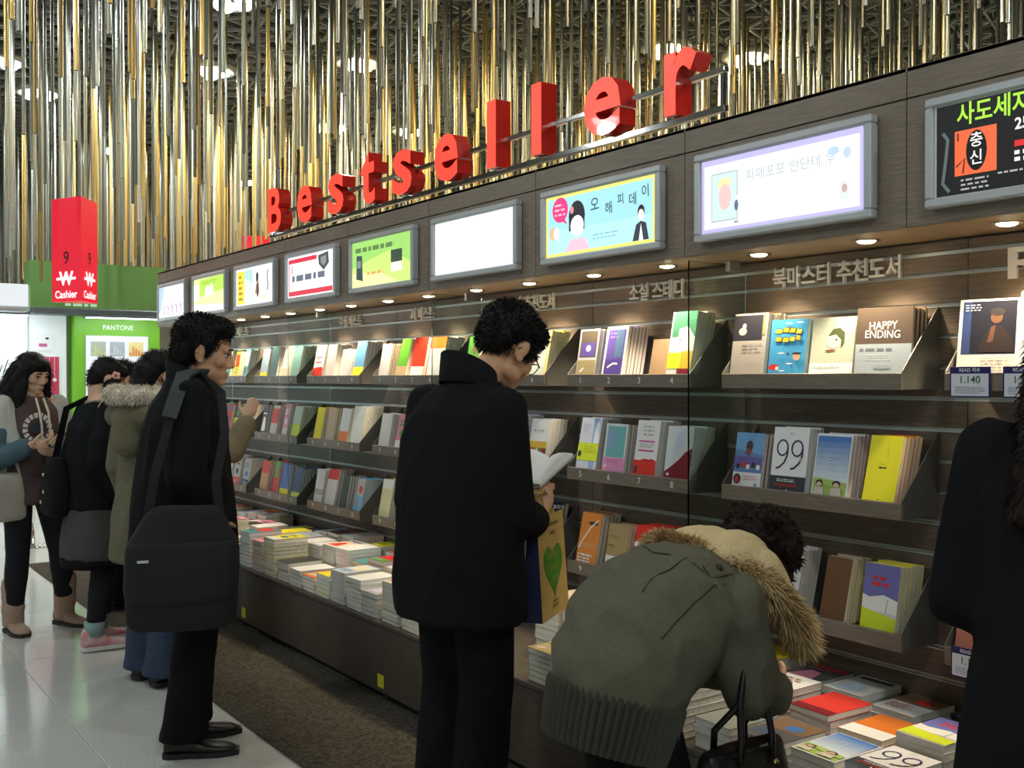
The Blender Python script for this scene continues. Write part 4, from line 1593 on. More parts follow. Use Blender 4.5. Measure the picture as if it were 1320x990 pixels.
for u in range(NU):
    for r in range(3):
        for s in range(4):
            hkey = (u, r, s)
            e = {}
            if hkey in HERO:
                words_, col, pg, n, art, e = HERO[hkey]
            else:
                a, c2, c3 = br.choice(PALE), br.choice(PALE), br.choice(['dark', 'white', 'red', 'blue', 'brown', 'green'])
                while c2 == a:
                    c2 = br.choice(PALE)
                words_, col, pg, n, art = '%s paperback with %s print' % (a, c2), C[a], br.choice(['cream', 'grey', 'grey']), br.randint(3, 6), art_generic
                e = dict(h=br.uniform(.195, .23), w=br.uniform(.105, .135))
                b0 = dict(c2=c2, c3=c3, seed=u * 100 + r * 10 + s)
            b = dict(w=e['w'], h=e['h'], t=e.get('t', br.uniform(.015, .022)), front=col, page=PG[pg], art=art, spine=C.get(e.get('cp'), col))
            if hkey not in HERO:
                b.update(b0)
            lean = R(e.get('lean', br.uniform(8.5, 12)))
            yaw = R(e.get('yaw', br.uniform(-4, 1)))
            yc = Y0 + PITCH * u + 0.464 + (0.02 if u == 0 else 0)
            if u > 1 or r:
                b['w'] *= .92
            xl = -SW / 2 + .082 + .1845 * s + e.get('dx', br.uniform(-.008, .008))
            xl = max(-SW / 2 + .014 + b['w'] / 2, min(SW / 2 - .014 - b['w'] / 2, xl))
            lab = '%s, %s on %s shelf, %s' % (words_, ORD[s], ROWN[r], SIGN[u])
            glab = '%%s copy behind %s front book of %s shelf under %s' % (ORD[s], ROWN[r], SIGN[u])
            yd = e.get('yd', .026) + .5 * b['w'] * abs(math.sin(yaw))
            k = 0
            while k <= n:
                bb = b
                dz = 0
                if k:
                    bb = dict(b)
                    bb['front'] = C.get(e.get('cp'), col) if k % 2 else col
                    bb['art'] = None
                    bb['h'] = b['h'] - 0.002 * (k % 3)
                if yd + b['t'] + b['h'] * math.sin(lean) + .5 * b['w'] * abs(math.sin(yaw)) > XW - .03 - XS and k:
                    break
                z = ROWZ[r] + .0347 + b['t'] * math.sin(lean)
                job(bb, Vector((XS + yd, yc - xl, z)), lean, yaw, lab if k == 0 else glab % CNT[k - 1], ('front books of the shelf trays' if k == 0 else 'copies behind a front book'), k == 0, False)
                yd += b['t'] / math.cos(lean) + .0012
                k += 1

# flat stacks on the bench: (front edge x, y, count, words, cover, print)
STACK = []
near = [  # y, row (0 front), number of books, words, colour, art, page
    (1.66, 0, 5, 'white book titled 99 with black base', (.70, .70, .72), art_99, 'grey'),
    (1.84, 0, 5, 'white and blue book with dark band', (.66, .66, .68), art_sky, 'cream'),
    (2.03, 0, 5, 'dark grey covered book with white title', (.10, .10, .11), art_generic, 'grey'),
    (2.21, 0, 4, 'green grey covered book', (.22, .24, .22), None, 'grey'),
    (1.66, 1, 7, 'purple and white covered book', (.56, .56, .60), art_bluewhite, 'grey'),
    (1.85, 1, 6, 'orange covered book', (.66, .18, .03), band(0, .35, 'white'), 'cream'),
    (2.03, 1, 7, 'red covered book', (.66, .05, .04), band(0, .2, 'maroon'), 'grey'),
    (2.22, 1, 7, 'white book with black print', (.70, .70, .68), art_generic, 'grey'),
    (1.90, 2, 6, 'white book with brown photo', (.64, .64, .60), art_generic, 'grey'),
    (2.08, 2, 6, 'off white book with small photo', (.60, .60, .56), art_generic, 'grey'),
    (2.27, 2, 6, 'black and white covered book', (.10, .10, .10), art_generic, 'grey'),
    (2.46, 2, 8, 'deep yellow covered book', (.72, .50, .03), None, 'grey'),
    (2.42, 0, 8, 'white covered book with thin print', (.70, .70, .68), art_generic, 'grey'),
    (2.42, 1, 9, 'white book with lime edge', (.68, .70, .60), art_generic, 'grey'),
    (2.90, 0, 6, 'white book with purple photo', (.64, .64, .66), art_purple, 'grey'),
    (3.08, 0, 6, 'gold bordered book', (.46, .36, .16), art_gold, 'grey'),
    (2.98, 1, 5, 'pink tinted white book', (.64, .5, .5), art_generic, 'grey'),
    (3.16, 1, 10, 'cream thick book', (.66, .60, .44), None, 'cream'),
    (3.34, 1, 10, 'beige thick book', (.6, .52, .4), None, 'cream'),
    (3.2, 2, 9, 'grey covered book', (.4, .4, .4), None, 'grey')]
for y, row, n, w_, col, art, pg in near:
    STACK.append((y, row, n, w_, col, art, pg))
fr = random.Random(5)
FARTOP = [('white', 'white'), ('yellow', 'bright yellow'), ('red', 'red and white'), ('white', 'pale'), ('dark', 'black'), ('cream', 'cream'), ('orange', 'orange'), ('teal', 'teal'), ('paleblue', 'pale blue'),
          ('white', 'off white'), ('grey', 'grey'), ('white', 'plain white')]
where = ['front', 'middle', 'back']
y = 4.40
idx = 0
for row in range(3):
    y = 4.05 + .04 * row
    while y < 8.85:
        c, wd = FARTOP[(idx * 5 + row * 3) % len(FARTOP)]
        n = fr.randint(5, 9) if row else fr.randint(4, 9)
        if abs(y - 5.62) < .1 and row == 0:
            c, wd, n = 'yellow', 'bright yellow', 10
        STACK.append((y, row, n, '%s topped book' % wd, C[c], art_generic if fr.random() < .7 else None, fr.choice(['grey', 'grey', 'cream', 'white'])))
        y += fr.uniform(.165, .20)
        idx += 1
cnt = {}
STACK.sort(key=lambda t: t[0])
for i, (y, row, n, w_, col, art, pg) in enumerate(STACK):
    x0 = (2.318, 2.546, 2.772)[row]
    b = dict(w=.150, h=.208, t=fr.uniform(.018, .024) if pg != 'cream' or n < 10 else .024, front=col, page=PG[pg], art=art, spine=tuple(min(.8, c * .6 + .25) for c in col), c2=fr.choice(PALE),
             c3=fr.choice(['dark', 'red', 'blue', 'brown']), seed=900 + i)
    sec = SIGN[max(0, min(8, int((y - Y0) / PITCH)))]
    cnt[(row, sec)] = cnt.get((row, sec), 0) + 1
    nth = NTH[cnt[(row, sec)] - 1]
    z = BT + .0012
    for k in range(n):
        yaw = R(fr.uniform(-2.2, 2.2))
        z += b['t'] + .0006
        top = k == n - 1
        bb = b if top else dict(b, art=None, front=b['front'] if fr.random() < .4 else C['white'])
        place = '%s stack, %s bench row, %s' % (nth, where[row], sec)
        job(bb, Vector((x0 + fr.uniform(0, .006), y + fr.uniform(-.003, .003), z)), PI / 2, yaw,
            ('%s, %s' % (w_, place)) if top else 'book %s from top, %s' % (CNT[n - 1 - k], place),
            ('books on top of the bench stacks' if top else 'books in a bench stack'), top, True)

JOBS.sort(key=lambda j: -j[0])
rest = MB()
seen_lab = {}
NBOOK = 298
rename = {}
for n, j in enumerate(JOBS):
    vis, b, M, lab, grp, front = j
    cm, pm = cover_mesh(b), page_mesh(b)
    pr = None
    if front and b.get('art'):
        pr = Print(0.0, 0.00025)
        b['art'](pr, b)
    if n < NBOOK and vis > 0:
        o = cm.build('book')
        o.matrix_world = M
        pm.build('pages', None, o)
        if pr and pr.f:
            pr.build('cover_print', None, o)
        tag(o, rename.get(id(j), lab), 'book', grp if front or True else None)
    else:
        for q in (cm, pm, pr):
            if q and q.f:
                off = len(rest.v)
                rest.v += [tuple(M @ Vector(p)) for p in q.v]
                sl = [rest.slot(x) for x in q.mats]
                rest.f += [tuple(i + off for i in f) for f in q.f]
                rest.m += [sl[i] for i in q.m]
o = rest.build('more_books')
tag(o, 'the remaining small paperbacks filling shelves and stacks farther along the display', 'books', kind='stuff')
# ---------------------------------------------------------------- people
SKIN = mat('skin', (0.58, 0.32, 0.18), 0.5, var=0.06, scale=30)
SKINF = mat('fair_skin', (0.62, 0.38, 0.26), 0.5, var=0.05, scale=30)
HAIRB = mat('black_hair', (0.0065, 0.006, 0.006), 0.55, spec=0.22)
HAIRBR = mat('dark_brown_hair', (0.012, 0.006, 0.0045), 0.6, spec=0.2)
LIPS = mat('lips', (0.44, 0.19, 0.14), 0.5)
EYEW = mat('eye_white', (0.6, 0.58, 0.55), 0.3)
EYEB = mat('eye_iris', (0.012, 0.008, 0.006), 0.2)
BLACKC = mat('black_wool', (0.0075, 0.0078, 0.009), 0.95, bump=0.25, scale=180, spec=0.15)
BLACKT = mat('black_trousers', (0.006, 0.006, 0.007), 0.9, bump=0.15, scale=120, spec=0.15)
DARKCOAT = mat('charcoal_coat', (0.0085, 0.009, 0.011), 0.95, bump=0.2, scale=150, spec=0.12)
OLIVE = mat('olive_cotton', (0.105, 0.099, 0.066), 0.85, bump=0.12, scale=90, var=0.08)
OLIVED = mat('olive_rib', (0.050, 0.050, 0.036), 0.9)
KHAKI = mat('khaki_cotton', (0.125, 0.115, 0.07), 0.9, bump=0.15, scale=90, var=0.1)
DENIM = mat('blue_denim', (0.030, 0.048, 0.095), 0.9, bump=0.2, scale=140, var=0.2)
FUR = mat('tan_fur', (0.62, 0.47, 0.25), 0.85, col2=(0.36, 0.22, 0.09), scale=11)
FURW = mat('cream_fur', (0.82, 0.75, 0.64), 0.85, col2=(0.62, 0.55, 0.46), scale=16)
FLEECE = mat('cream_fleece', (0.68, 0.52, 0.28), 0.95, bump=0.6, scale=120, var=0.08)
LEATHER = mat('black_leather', (0.010, 0.009, 0.009), 0.35, bump=0.1, scale=60)
BROWNLE = mat('dark_brown_leather', (0.016, 0.011, 0.009), 0.35)
GOLDM = mat('gold_metal', (0.75, 0.58, 0.25), 0.2, 1.0)


def remesh(mb, voxel, it=6, fold=0.0, fs=(7, 7, 2.6), seed=0.0, fine=0.0):
    """union of the closed shapes in mb as one smooth skin; fold presses cloth folds into it"""
    me = bpy.data.meshes.new('tmp')
    me.from_pydata(mb.v, [], mb.f)
    o = bpy.data.objects.new('tmp', me)
    COL.objects.link(o)
    r = o.modifiers.new('r', 'REMESH')
    r.mode = 'VOXEL'
    r.voxel_size = voxel
    if it:
        s = o.modifiers.new('s', 'SMOOTH')
        s.factor = 0.5
        s.iterations = it
    dg = bpy.context.evaluated_depsgraph_get()
    out = bpy.data.meshes.new_from_object(o.evaluated_get(dg))
    bpy.data.objects.remove(o)
    bpy.data.meshes.remove(me)
    if fold or fine:
        ns = [v.normal.copy() for v in out.vertices]
        for v, n in zip(out.vertices, ns):
            p = v.co
            q = Vector((p.x * fs[0] + seed, p.y * fs[1] + p.z * 1.5, p.z * fs[2] + seed * 2))
            k = noise.noise(q)
            a = fold * (1 - 2.2 * abs(k)) + fine * noise.noise(p * 38 + Vector((seed, 0, 0)))
            v.co = p + n * a
    out.polygons.foreach_set('use_smooth', [True] * len(out.polygons))
    out.update()
    return out


def skin_obj(name, mb, voxel, m, parent, **k):
    me = remesh(mb, voxel, **k)
    me.name = name
    me.materials.clear()
    me.materials.append(m)
    return link(name, me, parent)


def strands(name, src, m, parent, count, length, w, gravity=0.25, jitter=0.5, seed=1, pick=None, sweep=None, segs=2):
    """tufts of fur or hair that grow from the surface src: real blades, three triangles each"""
    r = random.Random(seed)
    src.calc_loop_triangles()
    tris = [t for t in src.loop_triangles]
    vs = src.vertices
    cum, tot, keep = [], 0.0, []
    for t in tris:
        c = (vs[t.vertices[0]].co + vs[t.vertices[1]].co + vs[t.vertices[2]].co) / 3
        if pick and not pick(c, t.normal):
            continue
        tot += t.area
        keep.append(t)
        cum.append(tot)
    import bisect
    V, F = [], []
    for i in range(count):
        t = keep[min(bisect.bisect(cum, r.random() * tot), len(keep) - 1)]
        a, b = r.random(), r.random()
        if a + b > 1:
            a, b = 1 - a, 1 - b
        p0, p1, p2 = (vs[k].co for k in t.vertices)
        p = p0 + (p1 - p0) * a + (p2 - p0) * b
        n = t.normal
        d = (n + Vector((r.uniform(-1, 1), r.uniform(-1, 1), r.uniform(-1, 1))) * jitter)
        if sweep:
            d = d + sweep(p, n)
        d.normalize()
        L = length * r.uniform(.6, 1.2)
        side = d.cross(Vector((r.uniform(-1, 1), r.uniform(-1, 1), r.uniform(-1, 1))))
        if side.length < 1e-4:
            continue
        side = side.normalized() * w
        q1 = p + d * L * .5 - Vector((0, 0, gravity * L * .15))
        q2 = p + d * L - Vector((0, 0, gravity * L * .6))
        o = len(V)
        V += [p - side - n * .004, p + side - n * .004, q1 + side * .8, q1 - side * .8, q2]
        F += [(o, o + 1, o + 2, o + 3), (o + 3, o + 2, o + 4)]
    me = bpy.data.meshes.new(name)
    me.from_pydata([tuple(v) for v in V], [], F)
    me.materials.append(m)
    me.update()
    ob = link(name, me, parent)
    ob['kind'] = 'stuff'
    return ob


def T(loc, pitch=0, yaw=0, roll=0, s=1.0):
    """a head's place: nod forward by pitch, turn left by yaw, tilt by roll (degrees)"""
    return Matrix.Translation(loc) @ Euler((R(-pitch), R(roll), R(yaw)), 'XYZ').to_matrix().to_4x4() @ Matrix.Diagonal((s, s, s, 1))


def head_shapes(m, M, ears=True):
    m.ell((0, -.012, .035), (.075, .096, .088), M=M)
    m.ell((0, .026, -.018), (.064, .066, .085), M=M)
    m.ell((0, .032, -.072), (.054, .054, .044), M=M)
    m.ell((0, .068, -.098), (.026, .024, .020), M=M)
    for s in (-1, 1):
        m.ell((s * .043, .056, -.024), (.024, .026, .026), M=M)
        m.cap((s * .045, .076, .020), (s * .012, .088, .016), .011, .010, M=M)
        m.ell((s * .045, .02, -.065), (.02, .04, .03), M=M)
        m.ell((s * .012, .093, -.039), (.010, .011, .009), M=M)
        if ears:
            m.ell((s * .079, -.012, -.006), (.011, .021, .033), M=M, rot=Euler((R(-8), R(s * 12), R(s * -22))).to_matrix())
            m.ell((s * .078, -.004, -.032), (.009, .012, .014), M=M)
    m.cap((0, .088, .012), (0, .104, -.032), .0085, .0125, M=M)
    m.ell((0, .088, -.066), (.026, .012, .0085), M=M)
    m.ell((0, .085, -.079), (.021, .012, .0085), M=M)


def face_bits(M, parent, closed=True):
    """eyes, brows, lips: children of the body"""
    w, i, b = MB(), MB(), MB()
    for s in (-1, 1):
        w.ell((s * .031, .0775, -.001), (.0155, .0085, .0058 if closed else .008), EYEW, M, 12)
        i.ell((s * .032, .0835, -.002), (.0072, .0045, .0055), EYEB, M, 10)
        b.cap((s * .048, .084, .023), (s * .016, .097, .026), .0035, .0045, 8, HAIRB, M)
        b.cap((s * .046, .0835, .006), (s * .016, .0885, .0045), .0022, .0022, 6, HAIRB, M)
    w.build('eyes', EYEW, parent, True)
    i.build('irises', EYEB, parent, True)
    b.build('eyebrows', HAIRB, parent, True)
    l = MB()
    l.ell((0, .0935, -.066), (.021, .0072, .0046), LIPS, M, 12)
    l.ell((0, .0905, -.0775), (.018, .0072, .0050), LIPS, M, 12)
    l.build('lips', LIPS, parent, True)


def hand(m, wrist, d, n, side, curl=25, s=1.0, spread=0.0):
    """palm, four unequal bent fingers and a thumb; d points along the fingers, n out of the palm, side = thumb side"""
    d = Vector(d).normalized()
    n = Vector(n)
    n = (n - d * n.dot(d)).normalized()
    a = d.cross(n) * side
    w = Vector(wrist)
    rot = Matrix((a, d, n)).transposed()
    m.ell(w + d * .048 * s, (.041 * s, .054 * s, .017 * s), rot=rot)
    m.cap(w - d * .03 * s, w + d * .03 * s, .027 * s, .030 * s, flat=(n, .75))
    for k, (off, L) in enumerate(((.029, .074), (.010, .083), (-.009, .078), (-.027, .060))):
        p = w + (d * (.088 - .004 * abs(k - 1)) + a * off) * s
        dd = (d + a * (off * spread * 8)).normalized()
        c = 0
        for f, rr in ((.42, .0092), (.32, .0083), (.26, .0072)):
            c += R(curl)
            e = dd * math.cos(c) + n * math.sin(c)
            q = p + e * L * f * s
            m.cap(p, q, rr * s, rr * .93 * s, 10)
            p = q
    p = w + (d * .022 + a * .034) * s
    e = (d * .62 + a * .70 + n * .30).normalized()
    q = p + e * .045 * s
    m.cap(p, q, .012 * s, .0105 * s, 10)
    e = (d * .80 + a * .25 + n * .52).normalized()
    m.cap(q, q + e * .036 * s, .0102 * s, .0085 * s, 10)


def body(name, label, loc, facing, J, voxel=.0062, skin=SKIN, H=1.0, face=True, hands=None, ears=True, closed=True):
    """one continuous figure from a dict of joints in the person's own frame (x right, y ahead, z up)"""
    o = empty(name, (loc[0], loc[1], .0065 if loc[0] > 1.42 else 0), math.atan2(-facing[0], facing[1]))
    m = MB()
    V = {k: Vector(v) * 1.0 for k, v in J.items() if k != 'head'}
    M = J['head']
    head_shapes(m, M, ears)
    hb = M @ Vector((0, -.022, -.07))
    m.cap(hb, V['neck'], .052, .058)
    m.cap(V['neck'], V['chest'], .07, .11, flat=((1, 0, 0), 1.2))
    m.cap(V['chest'], V['belly'], .115, .105, flat=((1, 0, 0), 1.2))
    m.cap(V['belly'], V['pelvis'], .105, .115, flat=((1, 0, 0), 1.2))
    for s in 'lr':
        m.cap(V['sh_' + s], V['el_' + s], .048, .036)
        m.cap(V['el_' + s], V['wr_' + s], .037, .026)
        m.cap(V['neck'] + (V['chest'] - V['neck']) * .25, V['sh_' + s], .055, .052)
        m.cap(V['hip_' + s], V['kn_' + s], .075, .052)
        m.cap(V['kn_' + s], V['an_' + s], .050, .036)
        m.cap(V['an_' + s] + Vector((0, 0, -.055)), V['toe_' + s] + Vector((0, -.03, -.008)), .024, .014)
        m.cap(V['pelvis'], V['hip_' + s], .10, .085)
        hd = (hands or {}).get(s)
        if hd:
            hand(m, V['wr_' + s], hd[0], hd[1], hd[2], *hd[3:])
        else:
            dd = (V['wr_' + s] - V['el_' + s]).normalized()
            sg = -1 if s == 'r' else 1
            hand(m, V['wr_' + s], dd, (sg, 0, 0), 1 if s == 'r' else -1, 16)
    b = skin_obj('body', m, voxel, skin, o, it=3)
    if face:
        face_bits(M, b, closed)
    tag(o, label, 'person')
    return o, V, M


def stand(H=1.75, dx=0.0, lean=0.0, head=(15, 0), spread=.10, hs=1.0):
    """joints of someone standing; values for 1.75 m"""
    k = H / 1.75
    J = dict(pelvis=(0, 0, .95), belly=(0, .0, 1.08), chest=(0, .0 + lean * .5, 1.29), neck=(0, -.015 + lean, 1.47),
             sh_l=(-.175, -.01 + lean * .8, 1.42), sh_r=(.175, -.01 + lean * .8, 1.42), el_l=(-.235, -.05, 1.13), el_r=(.235, -.05, 1.13), wr_l=(-.245, .05, .90), wr_r=(.245, .05, .90),
             hip_l=(-.09, 0, .90), hip_r=(.09, 0, .90), kn_l=(-spread, .02, .50), kn_r=(spread, .02, .50), an_l=(-spread, -.03, .10), an_r=(spread, -.03, .10),
             toe_l=(-spread - .02, .13, .035), toe_r=(spread + .02, .13, .035))
    J = {a: Vector(b) * k for a, b in J.items()}
    J['head'] = T((0, (.015 + lean * 1.25) * k, 1.615 * k), head[0], head[1], 0, k * hs)
    return J


def ring(c, u, v, n=28, p=2.3):
    c, u, v = Vector(c), Vector(u), Vector(v)
    out = []
    for t in ang(n):
        a, b = math.cos(t), math.sin(t)
        out.append(c + u * math.copysign(abs(a) ** (2 / p), a) + v * math.copysign(abs(b) ** (2 / p), b))
    return out


def trousers(o, V, m, r=(.105, .085, .088, .098), voxel=.011, hem=.055, fold=.004, name='trousers', seed=0.):
    b = MB()
    b.ell(V['pelvis'], (.165, .125, .13))
    for s in 'lr':
        b.cap(V['hip_' + s], V['kn_' + s], r[0], r[1])
        e = V['an_' + s].copy()
        e.z = hem + .02
        k = V['kn_' + s]
        d = (e - k)
        a = Vector((1, 0, 0))
        f = Vector((0, 1, 0))
        b.loft([ring(k + d * t, a * rr, f * rr, 20, 2.0) for t, rr in ((-.12, r[1] * .8), (0, r[1]), (.3, r[1] * 1.0), (.6, (r[1] + r[2]) / 2), (.85, r[2]), (1.0, r[3]))])
    return skin_obj(name, b, voxel, m, o, it=5, fold=fold, fs=(9, 9, 5), seed=seed)


def shoe(o, V, s, m, sole, L=.285, name='shoe', w=.046, hgt=.075, up=0.0):
    an, toe = V['an_' + s], V['toe_' + s]
    d = (toe - an)
    d.z = 0
    d.normalize()
    a = Vector((d.y, -d.x, 0))
    heel = Vector((an.x, an.y, 0)) - d * .075
    b = MB()
    U = Vector((0, 0, 1))
    prof = [(0, .6, .07 + up), (.05, .82, hgt + .02 + up), (.20, .9, hgt + .025 + up), (.36, .86, hgt + .01), (.55, .98, hgt * .72), (.75, 1.05, hgt * .6), (.90, .85, hgt * .52), (1.0, .45, hgt * .34)]
    b.loft([ring(heel + d * L * t + U * (.012 + (h - .012) / 2), a * w * k, U * ((h - .012) / 2), 16, 2.6) for t, k, h in prof])
    q = skin_obj(name, b, .007, m, o, it=3)
    c = MB()
    c.loft([[heel + d * L * t + a * w * k * 1.06 * x + U * z for x, z in ((-1, .001), (1, .001), (1, .022), (-1, .022))] for t, k, h in [(-.01, .6, 0)] + prof[1:-1] + [(1.02, .5, 0)]])
    c.build('sole', sole, q)
    return q


def coat(o, m, rings, sleeves, voxel=.011, extra=None, name='coat', fold=.010, fs=(10, 10, 3.4), seed=0., it=6, p=2.3):
    """rings: (x, y, z, half width, half depth) from hem to collar; sleeves: lists of (point, radius)"""
    b = MB()
    rr = []
    for k, q in enumerate(rings):
        rr.append(ring(q[:3], (q[3], 0, 0), (0, q[4], q[5] if len(q) > 5 else 0), 28, p))
    b.loft(rr)
    for sl in sleeves:
        for (p0, r0), (p1, r1) in zip(sl[:-1], sl[1:]):
            b.cap(p0, p1, r0, r1)
    if extra:
        extra(b)
    return skin_obj(name, b, voxel, m, o, it=it, fold=fold, fs=fs, seed=seed)


def hair_cap(o, M, m, shapes, voxel=.008, count=2600, length=.03, w=.0016, seed=1, gravity=.2, jitter=.5, sweep=None, fine=.003, name='hair', it=3, pick=None):
    b = MB()
    for s in shapes:
        if len(s) == 2:
            b.ell(s[0], s[1], M=M)
        else:
            b.cap(s[0], s[1], s[2], s[3], M=M)
    h = skin_obj(name, b, voxel, m, o, it=it, fine=fine, seed=seed)
    if count:
        strands('hair_strands', h.data, m, h, count, length, w, gravity, jitter, seed, pick, sweep)
    return h


SHORT = [((0, -.022, .048), (.084, .098, .086)), ((0, -.055, .0), (.078, .062, .075)), ((0, .03, .088), (.066, .062, .042))]

# ---- the man with the shoulder bag
J = stand(1.77, head=(9, -2), spread=.10, hs=1.07)
J['an_l'] += Vector((0, .02, 0)); J['toe_l'] += Vector((0, .02, 0))
J['wr_r'] = Vector((.15, .075, .93)); J['el_r'] = Vector((.245, -.02, 1.13))
J['wr_l'] = Vector((-.13, .075, .93)); J['el_l'] = Vector((-.235, -.02, 1.13))
J['head'] = T((0, .055, 1.615), 10, -4, 0, 1.10)
o, V, M = body('person', 'man in black coat with a black shoulder bag, side on, looking at the shelves', (1.385, 4.21), (.95, -.31), J, .0052)
trousers(o, V, BLACKT, seed=3)
for s in 'lr':
    shoe(o, V, s, BROWNLE, BLACKPL)
z = Vector
coat(o, BLACKC, [(0, -.025, .60, .225, .205), (0, -.03, .80, .225, .215), (0, -.03, .98, .225, .20), (0, -.03, 1.14, .215, .18), (0, -.02, 1.30, .215, .165), (0, -.015, 1.40, .195, .135), (0, -.01, 1.465, .12, .095), (0, -.005, 1.505, .082, .085)],
     [[(V['sh_r'] + z((.01, 0, 0)), .078), (V['el_r'], .074), (V['wr_r'], .066), (V['wr_r'] + z((-.05, .03, -.12)), .07)], [(V['sh_l'] + z((-.01, 0, 0)), .078), (V['el_l'], .074), (V['wr_l'], .066), (V['wr_l'] + z((.05, .03, -.12)), .07)]], seed=1.3)
c = MB()
c.loft([ring((0, -.012, 1.485), (.088, 0, 0), (0, .086, -.012), 24, 2), ring((0, -.022, 1.555), (.074, 0, 0), (0, .076, -.03), 24, 2), ring((0, -.022, 1.55), (.066, 0, 0), (0, .066, -.03), 24, 2),
        ring((0, -.01, 1.49), (.07, 0, 0), (0, .07, -.012), 24, 2)], cap=False)
c.build('collar', BLACKC, o, True)
hair_cap(o, M, HAIRB, [((0, -.026, .056), (.088, .100, .088)), ((0, -.065, .0), (.079, .056, .085)), ((0, .030, .094), (.070, .060, .042)), ((-.066, -.01, .03), (.022, .05, .05)), ((.066, -.01, .03), (.022, .05, .05))],
         count=5200, length=.017, seed=4, jitter=.35, sweep=lambda p, n: Vector((0, .1, -.55)))
BAGM = mat('black_nylon', (0.0075, 0.0075, 0.0085), 0.85, bump=0.2, scale=120)
bag = empty('messenger_bag', o.location, o.rotation_euler.z)
b = MB()
bx, by, bz = .335, -.035, .565
b.loft([ring((bx, by + .02 * q, bz + q), (0, wy, 0), (th, 0, 0), 28, 3.2) for q, wy, th in ((0, .165, .045), (.03, .195, .064), (.18, .205, .068), (.32, .20, .055), (.40, .16, .04), (.46, .12, .025))])
q = skin_obj('bag_body', b, .010, BAGM, bag, it=8, fold=.006, fs=(6, 6, 6))
b = MB()
b.loft([ring((bx + .006, by, bz + q), (0, wy, 0), (th, 0, 0), 28, 3.2) for q, wy, th in ((.10, .19, .068), (.13, .205, .072), (.25, .205, .070), (.33, .195, .056))])
skin_obj('flap', b, .010, BAGM, bag, it=5, fold=.004, fs=(6, 6, 6), seed=4)
b = MB()
b.bbox((bx + .076, by - .155, bz + .265), (bx + .0775, by - .115, bz + .275), .0005, SILVERP)
b.build('zip_pull', None, bag)
def flatstrap(pts, w, th, m, parent, name):
    """a flat belt through points; width along the person's fore-aft direction"""
    mb = MB()
    rings = []
    for i, p in enumerate(pts):
        d = (Vector(pts[min(i + 1, len(pts) - 1)]) - Vector(pts[max(i - 1, 0)])).normalized()
        a = Vector((0, 1, 0))
        a = (a - d * a.dot(d)).normalized()
        n = d.cross(a)
        p = Vector(p)
        rings.append([p - a * w - n * th, p + a * w - n * th, p + a * w + n * th, p - a * w + n * th])
    mb.loft(rings)
    return mb.build(name, m, parent)
flatstrap([(.335, -.17, .90), (.325, -.13, 1.15), (.285, -.07, 1.38), (.20, -.03, 1.512), (.14, .02, 1.53), (.165, .115, 1.45), (.262, .125, 1.30), (.328, .09, 1.12), (.34, .11, .93)], .017, .003, BAGM, bag, 'strap')
flatstrap([(.300, -.08, 1.36), (.262, -.05, 1.45), (.205, -.028, 1.520), (.145, .02, 1.540), (.138, .06, 1.52)], .028, .007, mat('grey_strap_pad', (.03, .036, .036), .7), bag, 'shoulder_pad')
tag(bag, 'black nylon messenger bag hanging at the hip of the side on man', 'bag')

# ---- the man reading
J = stand(1.80, head=(38, -16), lean=.05, spread=.11)
J['wr_r'] = Vector((.118, .255, 1.04)); J['el_r'] = Vector((.205, .02, 1.06))
J['wr_l'] = Vector((-.10, .29, 1.10)); J['el_l'] = Vector((-.245, .03, 1.08))
J['neck'] = Vector((.01, .05, 1.475)); J['sh_l'] = Vector((-.175, .02, 1.40)); J['sh_r'] = Vector((.155, .02, 1.40)); J['chest'] = Vector((0, .01, 1.29))
J['head'] = T((.05, .165, 1.60), 34, -6, 4, 1.10)
for q_ in ('hip_', 'kn_', 'an_'):
    for s, sg in (('l', -1), ('r', 1)):
        J[q_ + s].x = sg * .085
o, V, M = body('person', 'man in a plain black coat and glasses reading an open book, seen from behind', (1.845, 2.87), (.97, .24), J, .0052, face=True,
               hands={'r': ((-.22, .40, .87), (-.42, .78, -.25), 1, 36, 1.12), 'l': ((.25, .75, .2), (.5, -.3, .8), -1, 20)})
trousers(o, V, BLACKT, r=(.108, .088, .09, .10), seed=8)
for s in 'lr':
    shoe(o, V, s, LEATHER, BLACKPL)
coat(o, BLACKC, [(0, -.02, .725, .235, .165), (0, -.02, .86, .24, .165), (0, -.02, 1.0, .238, .16), (0, -.015, 1.16, .232, .155), (-.005, .0, 1.30, .222, .150), (-.005, .01, 1.385, .20, .130), (.0, .02, 1.445, .135, .105), (.005, .03, 1.49, .092, .09)],
     [[(V['sh_r'], .076), (V['el_r'], .072), (V['wr_r'] + z((.018, -.055, -.015)), .054)], [(V['sh_l'], .080), (V['el_l'], .076), (V['wr_l'] + z((-.04, -.06, 0)), .062)]], seed=5.1, fold=.009)
c = MB()
c.loft([ring((.003, .022, 1.475), (.100, 0, 0), (0, .098, -.02), 28, 2), ring((.006, .022, 1.545), (.092, 0, 0), (0, .096, -.05), 28, 2), ring((.006, .022, 1.54), (.082, 0, 0), (0, .086, -.05), 28, 2),
        ring((.003, .022, 1.48), (.08, 0, 0), (0, .08, -.02), 28, 2)], cap=False)
c.build('collar', BLACKC, o, True)
hair_cap(o, M, HAIRB, [((0, -.026, .056), (.089, .101, .090)), ((0, -.062, .012), (.075, .050, .068)), ((0, .045, .085), (.073, .055, .050)), ((-.070, .015, .025), (.016, .045, .045)), ((.070, .015, .025), (.016, .045, .045))],
         count=5200, length=.018, seed=9, jitter=.4, sweep=lambda p, n: Vector((0, .15, -.45)))
gl_ = MB()
